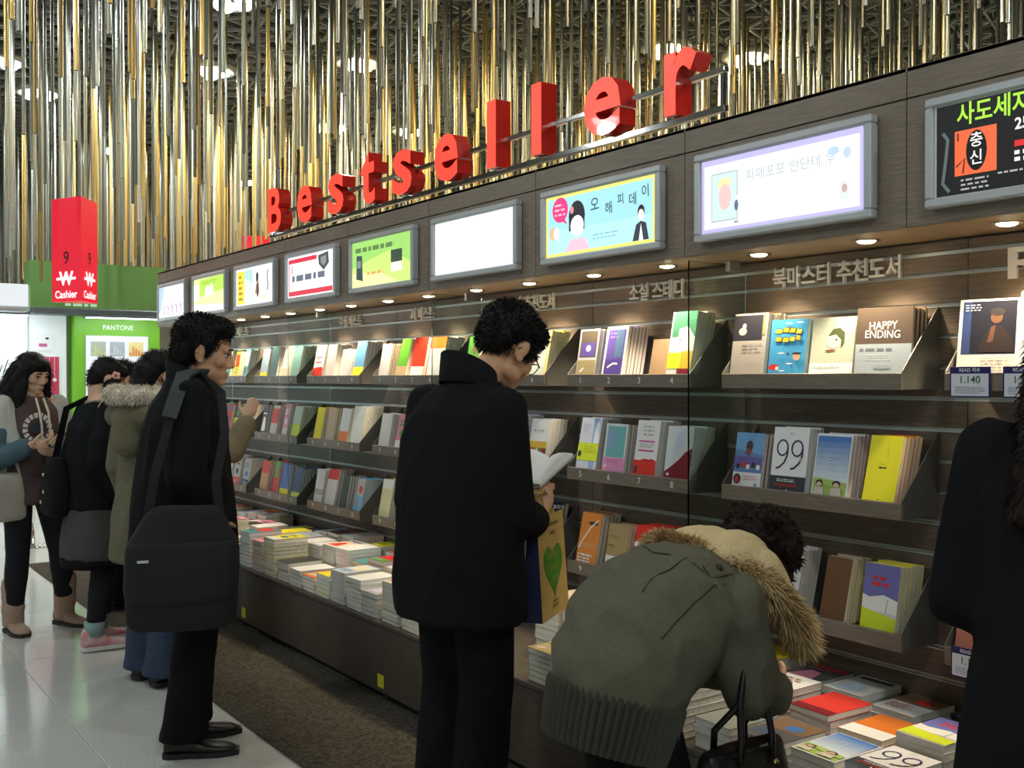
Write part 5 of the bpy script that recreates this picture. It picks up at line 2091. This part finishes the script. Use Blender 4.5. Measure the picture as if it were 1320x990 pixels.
for s in (-1, 1):
    gl_.tube([M @ Vector((s * .034 + .026 * math.cos(t), .103 - .008 * abs(math.cos(t)), -.004 + .019 * math.sin(t))) for t in ang(14)] + [M @ Vector((s * .034 + .026, .095, -.004))], .0018, 6, BLACKPL)
    gl_.tube([M @ Vector(q) for q in ((s * .062, .098, .002), (s * .080, .05, .006), (s * .086, -.01, .008), (s * .084, -.03, -.012))], .0022, 6, BLACKPL)
gl_.tube([M @ Vector(q) for q in ((-.010, .106, .002), (0, .109, .005), (.010, .106, .002))], .0018, 6, BLACKPL)
gl_.build('glasses', BLACKPL, o)

# his open book and paper bag are things of their own
bk = empty('open_book', o.location, o.rotation_euler.z)
b = MB()
Mb = Matrix.Translation((.0, .365, 1.165)) @ Euler((R(30), R(2), R(-4))).to_matrix().to_4x4() @ Matrix.Scale(.92, 4)
for s in (-1, 1):
    prof = [(0, 0.002), (.02, .012), (.06, .018), (.10, .014), (.135, .006)]
    top = [(s * x, zz + .03 * x / .135) for x, zz in prof]
    bot = [(s * x, .03 * x / .135 - .004) for x, zz in reversed(prof)]
    pts = top + bot
    if s < 0:
        pts = pts[::-1]
    b.prism(pts, -.105, .105, PAGEW, Mb)
b.build('pages', None, bk)
b = MB()
for s in (-1, 1):
    pts = [(0, -.006), (s * .138, .024), (s * .138, .0215), (0, -.009)]
    if s > 0:
        pts = pts[::-1]
    b.prism(pts, -.108, .108, P_('beige'), Mb)
b.build('book_cover', None, bk)
tag(bk, 'open white paged book in the hands of the reading man', 'book')
KRAFT = mat('kraft_paper', (0.50, 0.33, 0.10), 0.7, var=0.06, scale=8)
NAVYP = mat('navy_paper', (0.012, 0.018, 0.06), 0.6)
pb = empty('paper_bag', (2.035, 2.745, .70), math.atan2(.167, .248))
b = MB()
Wb, Tb, Hb = .285, .075, .345
b.add([(0, -Tb / 2, 0), (Wb, -Tb / 2, 0), (Wb - .005, -Tb * .2, Hb), (.005, -Tb * .2, Hb)], [(0, 1, 2, 3)], KRAFT)
b.add([(0, Tb / 2, 0), (Wb, Tb / 2, 0), (Wb - .005, Tb * .2, Hb), (.005, Tb * .2, Hb)], [(3, 2, 1, 0)], KRAFT)
b.add([(0, -Tb / 2, 0), (Wb, -Tb / 2, 0), (Wb, Tb / 2, 0), (0, Tb / 2, 0)], [(3, 2, 1, 0)], NAVYP)
bb = b.build('bag_body', None, pb)
b = MB()
b.add([(-.002, -Tb / 2, 0), (.003, -Tb * .2, Hb), (.003, Tb * .2, Hb), (-.002, Tb / 2, 0)], [(0, 1, 2, 3)], NAVYP)
b.build('gusset', None, pb)
b = MB()
b.add([(Wb + .002, -Tb / 2, 0), (Wb - .003, -Tb * .2, Hb), (Wb - .003, Tb * .2, Hb), (Wb + .002, Tb / 2, 0)], [(3, 2, 1, 0)], NAVYP)
b.build('gusset', None, pb)
p = Print(0, .0004)
HG = mat('green_print', (.07, .25, .015), .6)
heart = []
for t in ang(30):
    heart.append((Wb * .5 + .0062 * 16 * math.sin(t) ** 3, .165 + .0062 * (13 * math.cos(t) - 5 * math.cos(2 * t) - 2 * math.cos(3 * t) - math.cos(4 * t))))
p.poly(heart[::-1], HG)
for q_, (x0_, z0_) in enumerate(((.33, .205), (.36, .165), (.42, .125))):
    p.stroke([(Wb * (x0_ + .026 * k_), z0_ + (.011 if k_ % 2 else -.008) * (1 + .3 * math.sin(k_ * 2 + q_))) for k_ in range(13 - 2 * q_)], .005, KRAFT)
p.lines(Wb * .3, .305, Wb * .75, .32, 1, paper((.2, .14, .06)), .6)
p.lines(Wb * .42, .275, Wb * .62, .29, 1, paper((.2, .14, .06)), .6)
p.lines(Wb * .38, .03, Wb * .62, .06, 2, paper((.2, .14, .06)), .5)
q = p.build('bag_print', None, pb)
sl_ = math.atan2(Tb * .3, Hb)
q.rotation_euler = (-sl_, 0, 0)
q.location = (0, -Tb / 2 - .0008, 0)
b = MB()
for yy in (-.014, .014):
    b.tube([(.075, yy, Hb - .02), (.075, yy, Hb + .04), (.06, yy * .6, Hb + .075), (.10, yy * .4, Hb + .085), (.15, yy * .6, Hb + .06), (.185, yy, Hb - .02)], .0035, 6, KRAFT)
b.build('handles', None, pb)
tag(pb, 'kraft paper bag with a green heart and navy sides held by the reading man', 'bag')

# ---- the woman bending over the bench
J = stand(1.62)
J.update(pelvis=Vector((0, .02, .77)), belly=Vector((0, .06, .85)), chest=Vector((0, .20, .905)), neck=Vector((0, .38, .965)), sh_l=Vector((-.14, .29, .93)), sh_r=Vector((.14, .29, .92)),
         el_r=Vector((.185, .29, .715)), wr_r=Vector((.12, .47, .66)), el_l=Vector((-.18, .33, .71)), wr_l=Vector((-.10, .50, .67)),
         hip_l=Vector((-.07, .02, .70)), hip_r=Vector((.08, .02, .70)), kn_l=Vector((-.09, .10, .42)), kn_r=Vector((.09, .10, .42)), an_l=Vector((-.11, .02, .10)), an_r=Vector((.11, .02, .10)),
         toe_l=Vector((-.13, .17, .035)), toe_r=Vector((.13, .17, .035)))
J['head'] = T((0, .515, .985), 62, 0, 0, .97)
o, V, M = body('person', 'woman in an olive jacket with fur trimmed hood bending over the bench', (1.72, 1.97), (1.0, 0.0), J, .0065, SKINF, face=True)
trousers(o, V, BLACKT, seed=2, r=(.085, .075, .07, .075))
for s in 'lr':
    shoe(o, V, s, LEATHER, BLACKPL, L=.25)
b = MB()
ax = [(0, .005, .695), (0, .02, .76), (0, .055, .825), (0, .12, .875), (0, .20, .91), (0, .28, .93), (0, .345, .95), (0, .40, .97)]
rad = [(.165, .150), (.185, .165), (.20, .172), (.205, .168), (.20, .155), (.185, .135), (.13, .10), (.085, .08)]
rr = []
for i, (p_, q_) in enumerate(zip(ax, rad)):
    d = (Vector(ax[min(i + 1, 7)]) - Vector(ax[max(i - 1, 0)])).normalized()
    up = Vector((1, 0, 0)).cross(d)
    rr.append(ring(p_, (q_[0], 0, 0), up * q_[1], 28, 2.2))
b.loft(rr)
for s, sg in (('r', 1), ('l', -1)):
    b.cap(V['sh_' + s] + z((sg * .01, -.01, .0)), V['el_' + s], .082, .068)
    b.cap(V['el_' + s], V['wr_' + s] + z((0, -.02, 0)), .068, .052)
jk = skin_obj('jacket', b, .010, OLIVE, o, it=6, fold=.012, fs=(6, 11, 9), seed=3.3)
b = MB()
nb = 56
rings = []
dirv = (Vector((0, .035, .80)) - Vector((0, .005, .70))).normalized()
upv = Vector((1, 0, 0)).cross(dirv)
for t_, k_ in ((-.125, .93), (-.118, .97), (-.06, 1.02), (.008, 1.05), (.018, 1.02)):
    base = Vector((0, .0, .70)) + dirv * t_
    r_ = []
    for i, a in enumerate(ang(nb * 2)):
        f = k_ + (.045 if i % 2 else -.045)
        r_.append(base + Vector((1, 0, 0)) * .175 * f * math.cos(a) + upv * .155 * f * math.sin(a))
    rings.append(r_)
b.loft(rings)
b.build('ribbed_hem', OLIVED, o, False)
# seams, shoulder tab and button
def on_jacket(x, y, off=.002):
    """point of the jacket's upper surface at (x, y) in her frame"""
    best = None
    hit, loc, nrm, fi = jk.ray_cast(Vector((x, y, 2)), Vector((0, 0, -1)))
    return (loc + nrm * off, nrm) if hit else (Vector((x, y, .9)), Vector((0, 0, 1)))
bpy.context.view_layer.update()
SEAM = mat('olive_seam', (0.030, 0.031, 0.022), 0.9)
for pts in ([(x, .13 + .22 * abs(x)) for x in (-.17, -.12, -.05, .0, .05, .12, .16, .185)], [(.18, .20 - .035 * i) for i in range(7)], [(.10, .15 - .03 * i) for i in range(6)]):
    b = MB()
    b.tube([on_jacket(*p_, off=.0005)[0] for p_ in pts], .0022, 5, SEAM)
    b.build('seam', None, jk)
b = MB()
pt, nn = on_jacket(.145, .215, .004)
a_, b_ = axes(nn)
R3 = Matrix((a_, b_, nn)).transposed()
b.bbox((-.045, -.022, -.004), (.045, .022, .004), .003, OLIVE, Matrix.Translation(pt) @ R3.to_4x4())
b.build('shoulder_tab', None, jk)
b = MB()
b.cyl(pt + nn * .003, pt + nn * .009, .0105, .009, 14, BROWNLE)
b.build('button', None, jk, True)
# hood lying on her back: fleece lining framed by fur
b = MB()
for sg in (-1, 1):
    b.ell((sg * .062, .37, 1.035), (.082, .125, .062), rot=Euler((R(-4), R(sg * 14), R(sg * 12))).to_matrix())
b.cap((-.11, .40, .99), (.11, .40, .99), .07, .07)
b.cap((.11, .42, .985), (.155, .47, .88), .062, .045)
b.cap((-.11, .42, .985), (-.145, .47, .90), .062, .045)
hd = skin_obj('hood_lining', b, .009, FLEECE, o, it=5, fine=.002)
b = MB()
path = [(-.17, .47, .92), (-.175, .38, 1.0), (-.155, .30, 1.03), (-.10, .255, 1.045), (-.03, .25, 1.045), (.04, .26, 1.035), (.10, .30, 1.01), (.15, .36, .975), (.18, .42, .92), (.19, .465, .86), (.185, .49, .81)]
for p0, p1 in zip(path[:-1], path[1:]):
    b.cap(p0, p1, .030, .030)
fu = skin_obj('fur_trim', b, .010, FUR, o, it=3, fine=.004)
cen = Vector((0, .40, 1.0))
strands('fur_tufts', fu.data, FUR, fu, 7500, .040, .0018, .5, .5, 3, None, lambda p_, n_: (p_ - cen).normalized() * .7)
b = MB()
b.loft([ring((0, .41, .975), (.10, 0, 0), (0, -.05, .08), 24, 2), ring((0, .465, .99), (.10, 0, 0), (0, -.05, .085), 24, 2), ring((0, .465, .99), (.09, 0, 0), (0, -.04, .075), 24, 2), ring((0, .41, .975), (.08, 0, 0), (0, -.04, .06), 24, 2)], cap=False)
b.build('collar', mat('dark_collar', (.018, .018, .014), .9), o, True)
b = MB()
r_ = random.Random(3)
b.ell((0, -.02, .05), (.098, .115, .095), M=M)
b.ell((0, -.07, .0), (.09, .07, .09), M=M)
for i in range(90):                    # loose curls all over the head
    t1, t2 = r_.uniform(0, 2 * PI), r_.uniform(-.5, 1.3)
    q_ = Vector((.105 * math.cos(t1) * math.cos(t2), -.03 + .115 * math.sin(t1) * math.cos(t2), .035 + .105 * math.sin(t2)))
    if q_.y > .065 and q_.z < .06:
        continue
    b.ell(q_, (r_.uniform(.016, .030),) * 3, M=M, n=8)
hh = skin_obj('curly_hair', b, .007, HAIRBR, o, it=2, fine=.004)
strands('hair_strands', hh.data, HAIRBR, hh, 2400, .016, .0014, .3, .7, 6)
# her handbag hangs from the forearm
hb_ = empty('handbag', o.location, o.rotation_euler.z)
b = MB()
b.loft([ring((.20, .245, q), (0, wy, 0), (th, 0, 0), 26, 3.2) for q, wy, th in ((.375, .13, .05), (.395, .15, .065), (.49, .15, .06), (.56, .14, .042), (.585, .135, .03))])
skin_obj('bag_body', b, .009, LEATHER, hb_, it=3, fold=.004)
b = MB()
for x_ in (.245, .155):
    y0, y1 = .19, .305
    pts = [(x_, y0, .56), (x_, y0 + .004, .62), (.22, .215, .70), (.215, .235, .775), (.205, .27, .80), (.215, .305, .775), (.22, .308, .70), (x_, y1 - .002, .62), (x_, y1, .56)]
    b.tube(pts, .009, 8, LEATHER)
b.build('handles', None, hb_, True)
for y_, z_ in ((.19, .55), (.305, .55), (.245, .52), (.14, .50), (.35, .50)):
    b = MB()
    b.ell((.256, y_, z_), (.008, .009, .009), GOLDM, n=10)
    b.build('stud', None, hb_, True)
tag(hb_, 'black leather handbag with gold studs hanging from the arm of the bending woman', 'bag')

# ---- the woman at the picture's edge
J = stand(1.66, head=(16, -10))
J['wr_l'] = Vector((-.15, .22, .98)); J['el_l'] = Vector((-.225, .0, 1.05)); J['wr_r'] = Vector((.17, .24, .98)); J['el_r'] = Vector((.24, .0, 1.05))
o, V, M = body('person', 'woman in a long black coat with dark wavy hair, cut by the picture edge', (2.075, .985), (.95, .30), J, .0075, SKINF)
trousers(o, V, BLACKT, seed=12, r=(.10, .075, .07, .07))
for s in 'lr':
    shoe(o, V, s, LEATHER, BLACKPL, L=.25)
coat(o, DARKCOAT, [(0, -.02, .34, .265, .215), (0, -.02, .55, .245, .19), (0, -.01, .80, .225, .165), (0, 0, .98, .195, .14), (0, 0, 1.15, .195, .14), (0, 0, 1.28, .205, .135), (0, 0, 1.355, .175, .11), (0, -.005, 1.41, .09, .08)],
     [[(V['sh_r'] + z((0, 0, .0)), .072), (V['el_r'], .07), (V['wr_r'], .062)], [(V['sh_l'], .072), (V['el_l'], .07), (V['wr_l'], .062)]], seed=7.7)
SCARF = mat('red_scarf', (.45, .02, .035), .9, bump=.4, scale=60)
b = MB()
for i in range(14):
    t0_, t1_ = 2 * PI * i / 14, 2 * PI * (i + 1) / 14
    b.cap((.085 * math.cos(t0_), -.01 + .08 * math.sin(t0_), 1.425), (.085 * math.cos(t1_), -.01 + .08 * math.sin(t1_), 1.425), .036)
skin_obj('scarf', b, .010, SCARF, o, it=3, fine=.003)
b = MB()
b.ell((0, -.02, .05), (.092, .108, .09), M=M)
for i in range(46):
    a_ = R(185 + 170 * i / 45)
    x_, y_ = .085 * math.cos(a_), -.02 + .10 * math.sin(a_)
    pts = [Vector((x_ * (1 + .1 * math.sin(k * 1.3 + i)), y_ * (1 + .12 * math.cos(k * 1.1 + i * 2)), .04 - .055 * k)) for k in range(6 + i % 3)]
    for k in range(len(pts) - 1):
        b.cap(pts[k], pts[k + 1], .022, .019, 8, M=M)
hh = skin_obj('wavy_hair', b, .008, HAIRBR, o, it=2, fine=.004)
strands('hair_strands', hh.data, HAIRBR, hh, 3200, .020, .0013, .6, .4, 8, None, lambda p_, n_: Vector((0, 0, -.8)))

# ---- the girl with long black hair
J = stand(1.66, head=(14, 14), spread=.12)
J['an_r'] = Vector((.10, -.02, .10)); J['kn_r'] = Vector((.10, .03, .47)); J['toe_r'] = Vector((.12, .13, .035))
J['hip_l'] = Vector((-.09, 0, .86)); 
J['an_l'] = Vector((-.20, .02, .10)); J['kn_l'] = Vector((-.16, .03, .47)); J['toe_l'] = Vector((-.23, .17, .035))
J['wr_r'] = Vector((.13, .225, 1.12)); J['el_r'] = Vector((.25, .02, 1.02)); J['wr_l'] = Vector((-.01, .245, 1.07)); J['el_l'] = Vector((-.245, .03, 1.00))
GP = (1.25, 6.72)
o, V, M = body('person', 'girl with long black hair, printed brown shirt and beige boots holding a booklet', GP, (.30, -.95), J, .0062, SKINF, closed=True,
               hands={'r': ((-.75, .45, .1), (-.2, -.4, .8), 1, 32), 'l': ((.8, .45, .15), (.2, -.3, .85), -1, 24)})
LEG = mat('black_leggings', (.007, .006, .010), .9)
trousers(o, V, LEG, r=(.088, .066, .058, .055), seed=4, hem=.12, fold=.002, name='leggings')
BOOT = mat('beige_suede', (.40, .27, .20), .9, bump=.3, scale=60)
for s in 'lr':
    q = shoe(o, V, s, BOOT, mat('dark_sole', (.03, .025, .02), .7), L=.255, name='boot', w=.05, hgt=.085)
    b = MB()
    a_ = V['an_' + s]
    b.loft([ring((a_.x, a_.y - .005, z_), (r_w, 0, 0), (0, r_w * 1.05, 0), 20, 2) for z_, r_w in ((.04, .058), (.10, .058), (.15, .063), (.20, .060), (.25, .064), (.30, .063), (.315, .058))])
    skin_obj('boot_shaft', b, .009, BOOT, q, it=3, fold=.004, fs=(4, 4, 16))
SHIRT = mat('brown_shirt', (.085, .055, .055), .9, bump=.2, scale=120)
JGREY = mat('grey_jersey', (.46, .48, .46), .95, bump=.3, scale=120)
JTEAL = mat('teal_jersey', (.065, .12, .15), .95, bump=.3, scale=120)
coat(o, SHIRT, [(0, 0, .76, .165, .125), (0, 0, .88, .165, .125), (0, .005, 1.05, .15, .12), (0, .01, 1.20, .16, .13), (0, 0, 1.32, .145, .11), (0, -.01, 1.40, .08, .075)], [], name='shirt', fold=.004, seed=2)
b = MB()
b.loft([ring((0, -.045, .84), (.19, 0, 0), (0, .10, 0)), ring((0, -.045, 1.0), (.18, 0, 0), (0, .10, 0)), ring((0, -.045, 1.2), (.19, 0, 0), (0, .10, 0)), ring((0, -.03, 1.33), (.165, 0, 0), (0, .09, 0)), ring((0, -.02, 1.395), (.09, 0, 0), (0, .07, 0))])
for sg in (-1, 1):
    b.cap((sg * .14, .0, 1.33), (sg * .14, .075, 1.10), .055, .045)
    s = 'r' if sg > 0 else 'l'
    b.cap(V['sh_' + s], V['el_' + s] * .55 + V['sh_' + s] * .45, .066, .066)
skin_obj('jacket', b, .010, JGREY, o, it=5, fold=.005, seed=6)
b = MB()
for s in 'lr':
    e0 = V['el_' + s] * .5 + V['sh_' + s] * .5
    b.cap(e0, V['el_' + s], .070, .068)
    b.cap(V['el_' + s], V['wr_' + s] * .85 + V['el_' + s] * .15, .068, .052)
skin_obj('sleeves', b, .010, JTEAL, o, it=4, fold=.006, seed=9)
p = Print(0, .0012)
LG = mat('shirt_print', (.72, .70, .68), .8)
for i in range(16):
    a0, a1 = 2 * PI * i / 16, 2 * PI * (i + .72) / 16
    p.poly([(.062 * math.cos(a0), .062 * math.sin(a0)), (.092 * math.cos(a0), .092 * math.sin(a0)), (.092 * math.cos(a1), .092 * math.sin(a1)), (.062 * math.cos(a1), .062 * math.sin(a1))], LG)
p.oval(0, .0, .045, .03, mat('shirt_print_dark', (.03, .035, .07), .8))
p.k = 1
q = p.build('shirt_print', None, o)
q.location = (0.045, .146, 1.215)
q.rotation_euler = (R(4), 0, PI)
b = MB()
for sg, L_ in ((-.02, .20), (.025, .30)):
    b.tube([(sg, .10, 1.39), (sg * 1.2, .150, 1.31), (sg * 1.1, .172, 1.22), (sg, .172, 1.36 - L_)], .007, 6, mat('cream_cord', (.66, .62, .48), .8))
b.build('hood_cords', None, o, True)
b = MB()
b.ell((0, -.018, .052), (.092, .106, .088), M=M)
b.ell((-.0, .055, .075), (.066, .045, .038), M=M)
r_ = random.Random(11)
for i in range(54):
    a_ = R(150 + 240 * i / 53)
    x_, y_ = .088 * math.cos(a_), -.015 + .096 * math.sin(a_)
    n_ = 8 + i % 3
    for k in range(n_ - 1):
        f0 = 1 + .15 * k - .008 * k * k + .10 * math.sin(k * 1.2 + i * .9)
        f1 = 1 + .15 * (k + 1) - .008 * (k + 1) ** 2 + .10 * math.sin((k + 1) * 1.2 + i * .9)
        b.cap((x_ * f0, y_ * f0 - .004 * k, .04 - .046 * k), (x_ * f1, y_ * f1 - .004 * (k + 1), .04 - .046 * (k + 1)), .021, .020 - .0006 * k, 8, M=M)
    b.cap((x_ * 1.1, y_ * 1.1, -.05), (x_ * 1.55, y_ * 1.5, -.24), .03, .03, 8, M=M)
hh = skin_obj('long_hair', b, .0075, HAIRB, o, it=2, fine=.003)
strands('hair_strands', hh.data, HAIRB, hh, 3000, .035, .0016, 1.2, .4, 12, lambda c_, n_: n_.y < .35 or c_.z < M.translation.z - .12, lambda p_, n_: Vector((0, 0, -.7)))
# booklet and tote
bk = empty('booklet', o.location, o.rotation_euler.z)
b = MB()
Mb = Matrix.Translation((-.01, .335, 1.165)) @ Euler((R(-35), R(-25), R(30))).to_matrix().to_4x4()
b.box((-.055, -.004, -.075), (.055, -.001, .075), P_('cream'), Mb)
b.box((-.055, .001, -.075), (.055, .003, .075), P_('cream'), Mb @ Matrix.Rotation(R(22), 4, 'Z'))
b.build('pages', None, bk)
tag(bk, 'thin cream booklet held open by the long haired girl', 'booklet')
tb = empty('tote_bag', o.location, o.rotation_euler.z)
CANV = mat('cream_canvas', (.56, .52, .44), .9, bump=.25, scale=120)
b = MB()
b.loft([ring((.235, .08, q_), (.16, .03, 0), (-.01, th, 0), 26, 4) for q_, th in ((.68, .035), (.70, .05), (.82, .055), (.93, .045), (.955, .03))])
skin_obj('bag_body', b, .010, CANV, tb, it=3, fold=.003)
b = MB()
flatstrap([(.12, .09, .94), (.17, .085, 1.15), (.165, .04, 1.395), (.16, -.03, 1.41), (.20, -.11, 1.2), (.34, .06, .94)], .014, .003, CANV, tb, 'strap')
flatstrap([(.30, .148, .94), (.305, .152, .86), (.305, .155, .74)], .045, .004, JTEAL, tb, 'scarf_end')
tag(tb, 'cream canvas tote with a teal scarf end at the hip of the long haired girl', 'bag')

# ---- the girl with a hair clip, skirt and sneakers
J = stand(1.62, head=(34, -8), lean=.05)
J['an_l'] += Vector((0, .10, 0)); J['toe_l'] += Vector((0, .10, 0)); J['kn_l'] += Vector((0, .06, 0))
J['wr_r'] = Vector((.22, .10, .82))
o, V, M = body('person', 'girl with pink hair clip, black jacket, grey skirt and pink white sneakers', (1.46, 6.10), (.90, .10), J, .0075, SKINF)
trousers(o, V, LEG, r=(.088, .064, .054, .050), hem=.13, fold=.002, seed=14, name='leggings')
SKIRT = mat('grey_wool_skirt', (.055, .058, .055), .95, bump=.3, scale=120)
coat(o, SKIRT, [(0, 0, .50, .205, .175), (0, 0, .60, .20, .17), (0, 0, .78, .175, .145), (0, 0, .92, .15, .12)], [], name='skirt', fold=.006, fs=(12, 12, 1.5))
b = MB()
b.loft([ring((0, 0, .455), (.20, 0, 0), (0, .172, 0)), ring((0, 0, .51), (.203, 0, 0), (0, .174, 0))])
b.build('skirt_lace', BLACKT, o, True)
JKT = mat('black_jersey', (.008, .009, .011), .95, bump=.2, scale=120, spec=.15)
coat(o, JKT, [(0, -.01, .78, .185, .14), (0, -.01, .95, .18, .135), (0, 0, 1.12, .18, .135), (0, .01, 1.24, .18, .13), (0, .03, 1.32, .14, .10), (0, .04, 1.37, .075, .075)],
     [[(V['sh_r'], .068), (V['el_r'], .062), (V['wr_r'], .05)], [(V['sh_l'], .068), (V['el_l'], .062), (V['wr_l'], .05)]], name='jacket', seed=4)
b = MB()
for i in range(12):
    t0_, t1_ = 2 * PI * i / 12, 2 * PI * (i + 1) / 12
    b.cap((.07 * math.cos(t0_), .035 + .07 * math.sin(t0_), 1.375 + .015 * math.sin(t0_)), (.07 * math.cos(t1_), .035 + .07 * math.sin(t1_), 1.375 + .015 * math.sin(t1_)), .016)
skin_obj('collar', b, .007, mat('patterned_collar', (.30, .28, .22), .9, col2=(.08, .09, .06), scale=60), o, it=2)
h = hair_cap(o, M, HAIRB, SHORT + [((0, -.06, -.03), (.07, .045, .06)), ((.075, .03, -.02), (.028, .05, .07)), ((-.075, .03, -.02), (.028, .05, .07))], count=1500, length=.016, seed=15, jitter=.25, sweep=lambda p, n: Vector((0, -.3, -.6)))
b = MB()
for k in range(5):
    b.ell((.088 + .006 * math.sin(k), .015 + .016 * math.cos(k * 1.26), .035 + .016 * math.sin(k * 1.26)), (.013, .013, .013), mat('pink_clip', (.75, .42, .34), .5), M, 10)
b.build('hair_clip', None, o, True)
SNK = mat('white_sneaker', (.66, .58, .57), .6, col2=(.62, .20, .24), scale=16)
SOCK = mat('aqua_sock', (.25, .36, .36), .9)
for s in 'lr':
    q = shoe(o, V, s, SNK, mat('sneaker_sole', (.70, .68, .66), .6), L=.265, name='sneaker', w=.05, hgt=.08, up=.02)
    b = MB()
    a_ = V['an_' + s]
    b.cyl((a_.x, a_.y - .01, .08), (a_.x, a_.y - .008, .155), .050, .054, 16, SOCK)
    b.build('sock', None, q, True)
bp_ = empty('backpack', o.location, o.rotation_euler.z)
b = MB()
b.loft([ring((-.06, -.19, q_), (wx, 0, 0), (0, th, 0), 26, 3.0) for q_, wx, th in ((.74, .08, .04), (.765, .105, .065), (.88, .115, .07), (1.00, .10, .06), (1.06, .065, .035))])
skin_obj('pack_body', b, .011, mat('black_pack_cloth', (.007, .007, .008), .8, spec=.2), bp_, it=4, fold=.004)
b = MB()
for q_ in ((-.07, -.25, .97), (-.05, -.258, .88), (-.10, -.256, .82)):
    b.ell(q_, (.014, .006, .014), CHROME, n=10)
b.build('pins', None, bp_, True)
flatstrap([(-.13, -.17, 1.04), (-.15, -.10, 1.33), (-.12, .03, 1.40), (-.13, .13, 1.25), (-.15, .13, 1.05)], .018, .003, BLACKT, bp_, 'strap')
tag(bp_, 'black backpack with small round pins beside the long haired girl', 'bag')

# ---- the shopper between them, mostly hidden
J = stand(1.62, head=(24, 6))
o, V, M = body('person', 'dark haired shopper in black seen between the hair clip girl and the fur hood', (1.86, 7.05), (.98, .05), J, .0085, SKINF)
trousers(o, V, BLACKT, seed=21)
for s in 'lr':
    shoe(o, V, s, LEATHER, BLACKPL, L=.25)
coat(o, JKT, [(0, 0, .70, .20, .15), (0, 0, .95, .19, .14), (0, 0, 1.15, .19, .14), (0, 0, 1.28, .18, .13), (0, 0, 1.36, .10, .085)],
     [[(V['sh_r'], .068), (V['el_r'], .062), (V['wr_r'], .05)], [(V['sh_l'], .068), (V['el_l'], .062), (V['wr_l'], .05)]], seed=8)
hair_cap(o, M, HAIRB, SHORT + [((0, -.07, -.06), (.08, .05, .08))], count=1500, length=.025, seed=17)

# ---- the shopper in a khaki parka with fur hood and jeans
J = stand(1.64, head=(22, -4))
J['an_l'] += Vector((0, .04, 0)); J['toe_l'] += Vector((0, .04, 0))
o, V, M = body('person', 'shopper in khaki parka with cream fur hood and wide blue jeans', (1.55, 5.23), (.90, .42), J, .0075, SKINF)
trousers(o, V, DENIM, r=(.105, .095, .105, .115), hem=.03, seed=31, fold=.004, name='jeans')
for s in 'lr':
    shoe(o, V, s, LEATHER, BLACKPL, L=.25)
coat(o, KHAKI, [(0, -.01, .60, .235, .18), (0, -.01, .80, .225, .17), (0, 0, 1.0, .205, .155), (0, 0, 1.18, .205, .155), (0, 0, 1.30, .195, .14), (0, 0, 1.38, .11, .09)],
     [[(V['sh_r'], .078), (V['el_r'], .072), (V['wr_r'], .056)], [(V['sh_l'], .078), (V['el_l'], .072), (V['wr_l'], .056)]], seed=9, name='parka', fold=.009)
b = MB()
b.cap((-.10, -.15, 1.32), (.10, -.15, 1.32), .065)
b.cap((0, -.17, 1.19), (0, -.16, 1.31), .075, .085)
skin_obj('hood', b, .011, KHAKI, o, it=4, fold=.004)
b = MB()
pth = [(-.11, .06, 1.37), (-.155, -.03, 1.405), (-.15, -.13, 1.42), (-.08, -.20, 1.425), (0, -.225, 1.425), (.08, -.20, 1.425), (.15, -.13, 1.42), (.155, -.03, 1.405), (.11, .06, 1.37)]
for p0, p1 in zip(pth[:-1], pth[1:]):
    b.cap(p0, p1, .036)
fu2 = skin_obj('fur_trim', b, .010, FURW, o, it=2, fine=.005)
strands('fur_tufts', fu2.data, FURW, fu2, 5200, .026, .002, .3, .6, 23)
b = MB()
b.ell((0, -.02, .05), (.088, .104, .088), M=M)
for sg in (-1, 1):
    b.cap((sg * .075, .01, .03), (sg * .085, .03, -.14), .03, .026, M=M)
b.cap((0, -.08, .0), (0, -.08, -.13), .07, .05, M=M)
hh = skin_obj('hair', b, .008, HAIRB, o, it=3, fine=.003)
strands('hair_strands', hh.data, HAIRB, hh, 1800, .025, .0014, .6, .25, 27, None, lambda p_, n_: Vector((0, 0, -.8)))

# ---- the shopper behind the bag man whose tan sleeve shows
J = stand(1.64, head=(20, 8))
J['el_r'] = Vector((.30, .20, 1.08)); J['wr_r'] = Vector((.345, .27, 1.27))
o, V, M = body('person', 'shopper hidden behind the bag man, tan sleeve raised towards the shelf', (1.99, 6.17), (.97, -.05), J, .0075, SKINF,
               hands={'r': ((.0, .35, .9), (-.8, .4, 0), 1, 34)})
trousers(o, V, BLACKT, seed=41)
TANS = mat('tan_leather_shoe', (.40, .25, .10), .5)
for s in 'lr':
    shoe(o, V, s, TANS, mat('dark_sole', (.03, .025, .02), .7), L=.265)
TANC = mat('tan_knit', (.24, .19, .12), .95, bump=.5, scale=90)
coat(o, TANC, [(0, 0, .78, .19, .14), (0, 0, .95, .19, .14), (0, 0, 1.15, .19, .14), (0, 0, 1.28, .18, .13), (0, 0, 1.36, .10, .085)],
     [[(V['sh_r'], .07), (V['el_r'], .068), (V['wr_r'] + z((0, 0, -.03)), .056)], [(V['sh_l'], .068), (V['el_l'], .062), (V['wr_l'], .05)]], seed=18)
hair_cap(o, M, HAIRB, SHORT, count=1200, length=.025, seed=19)
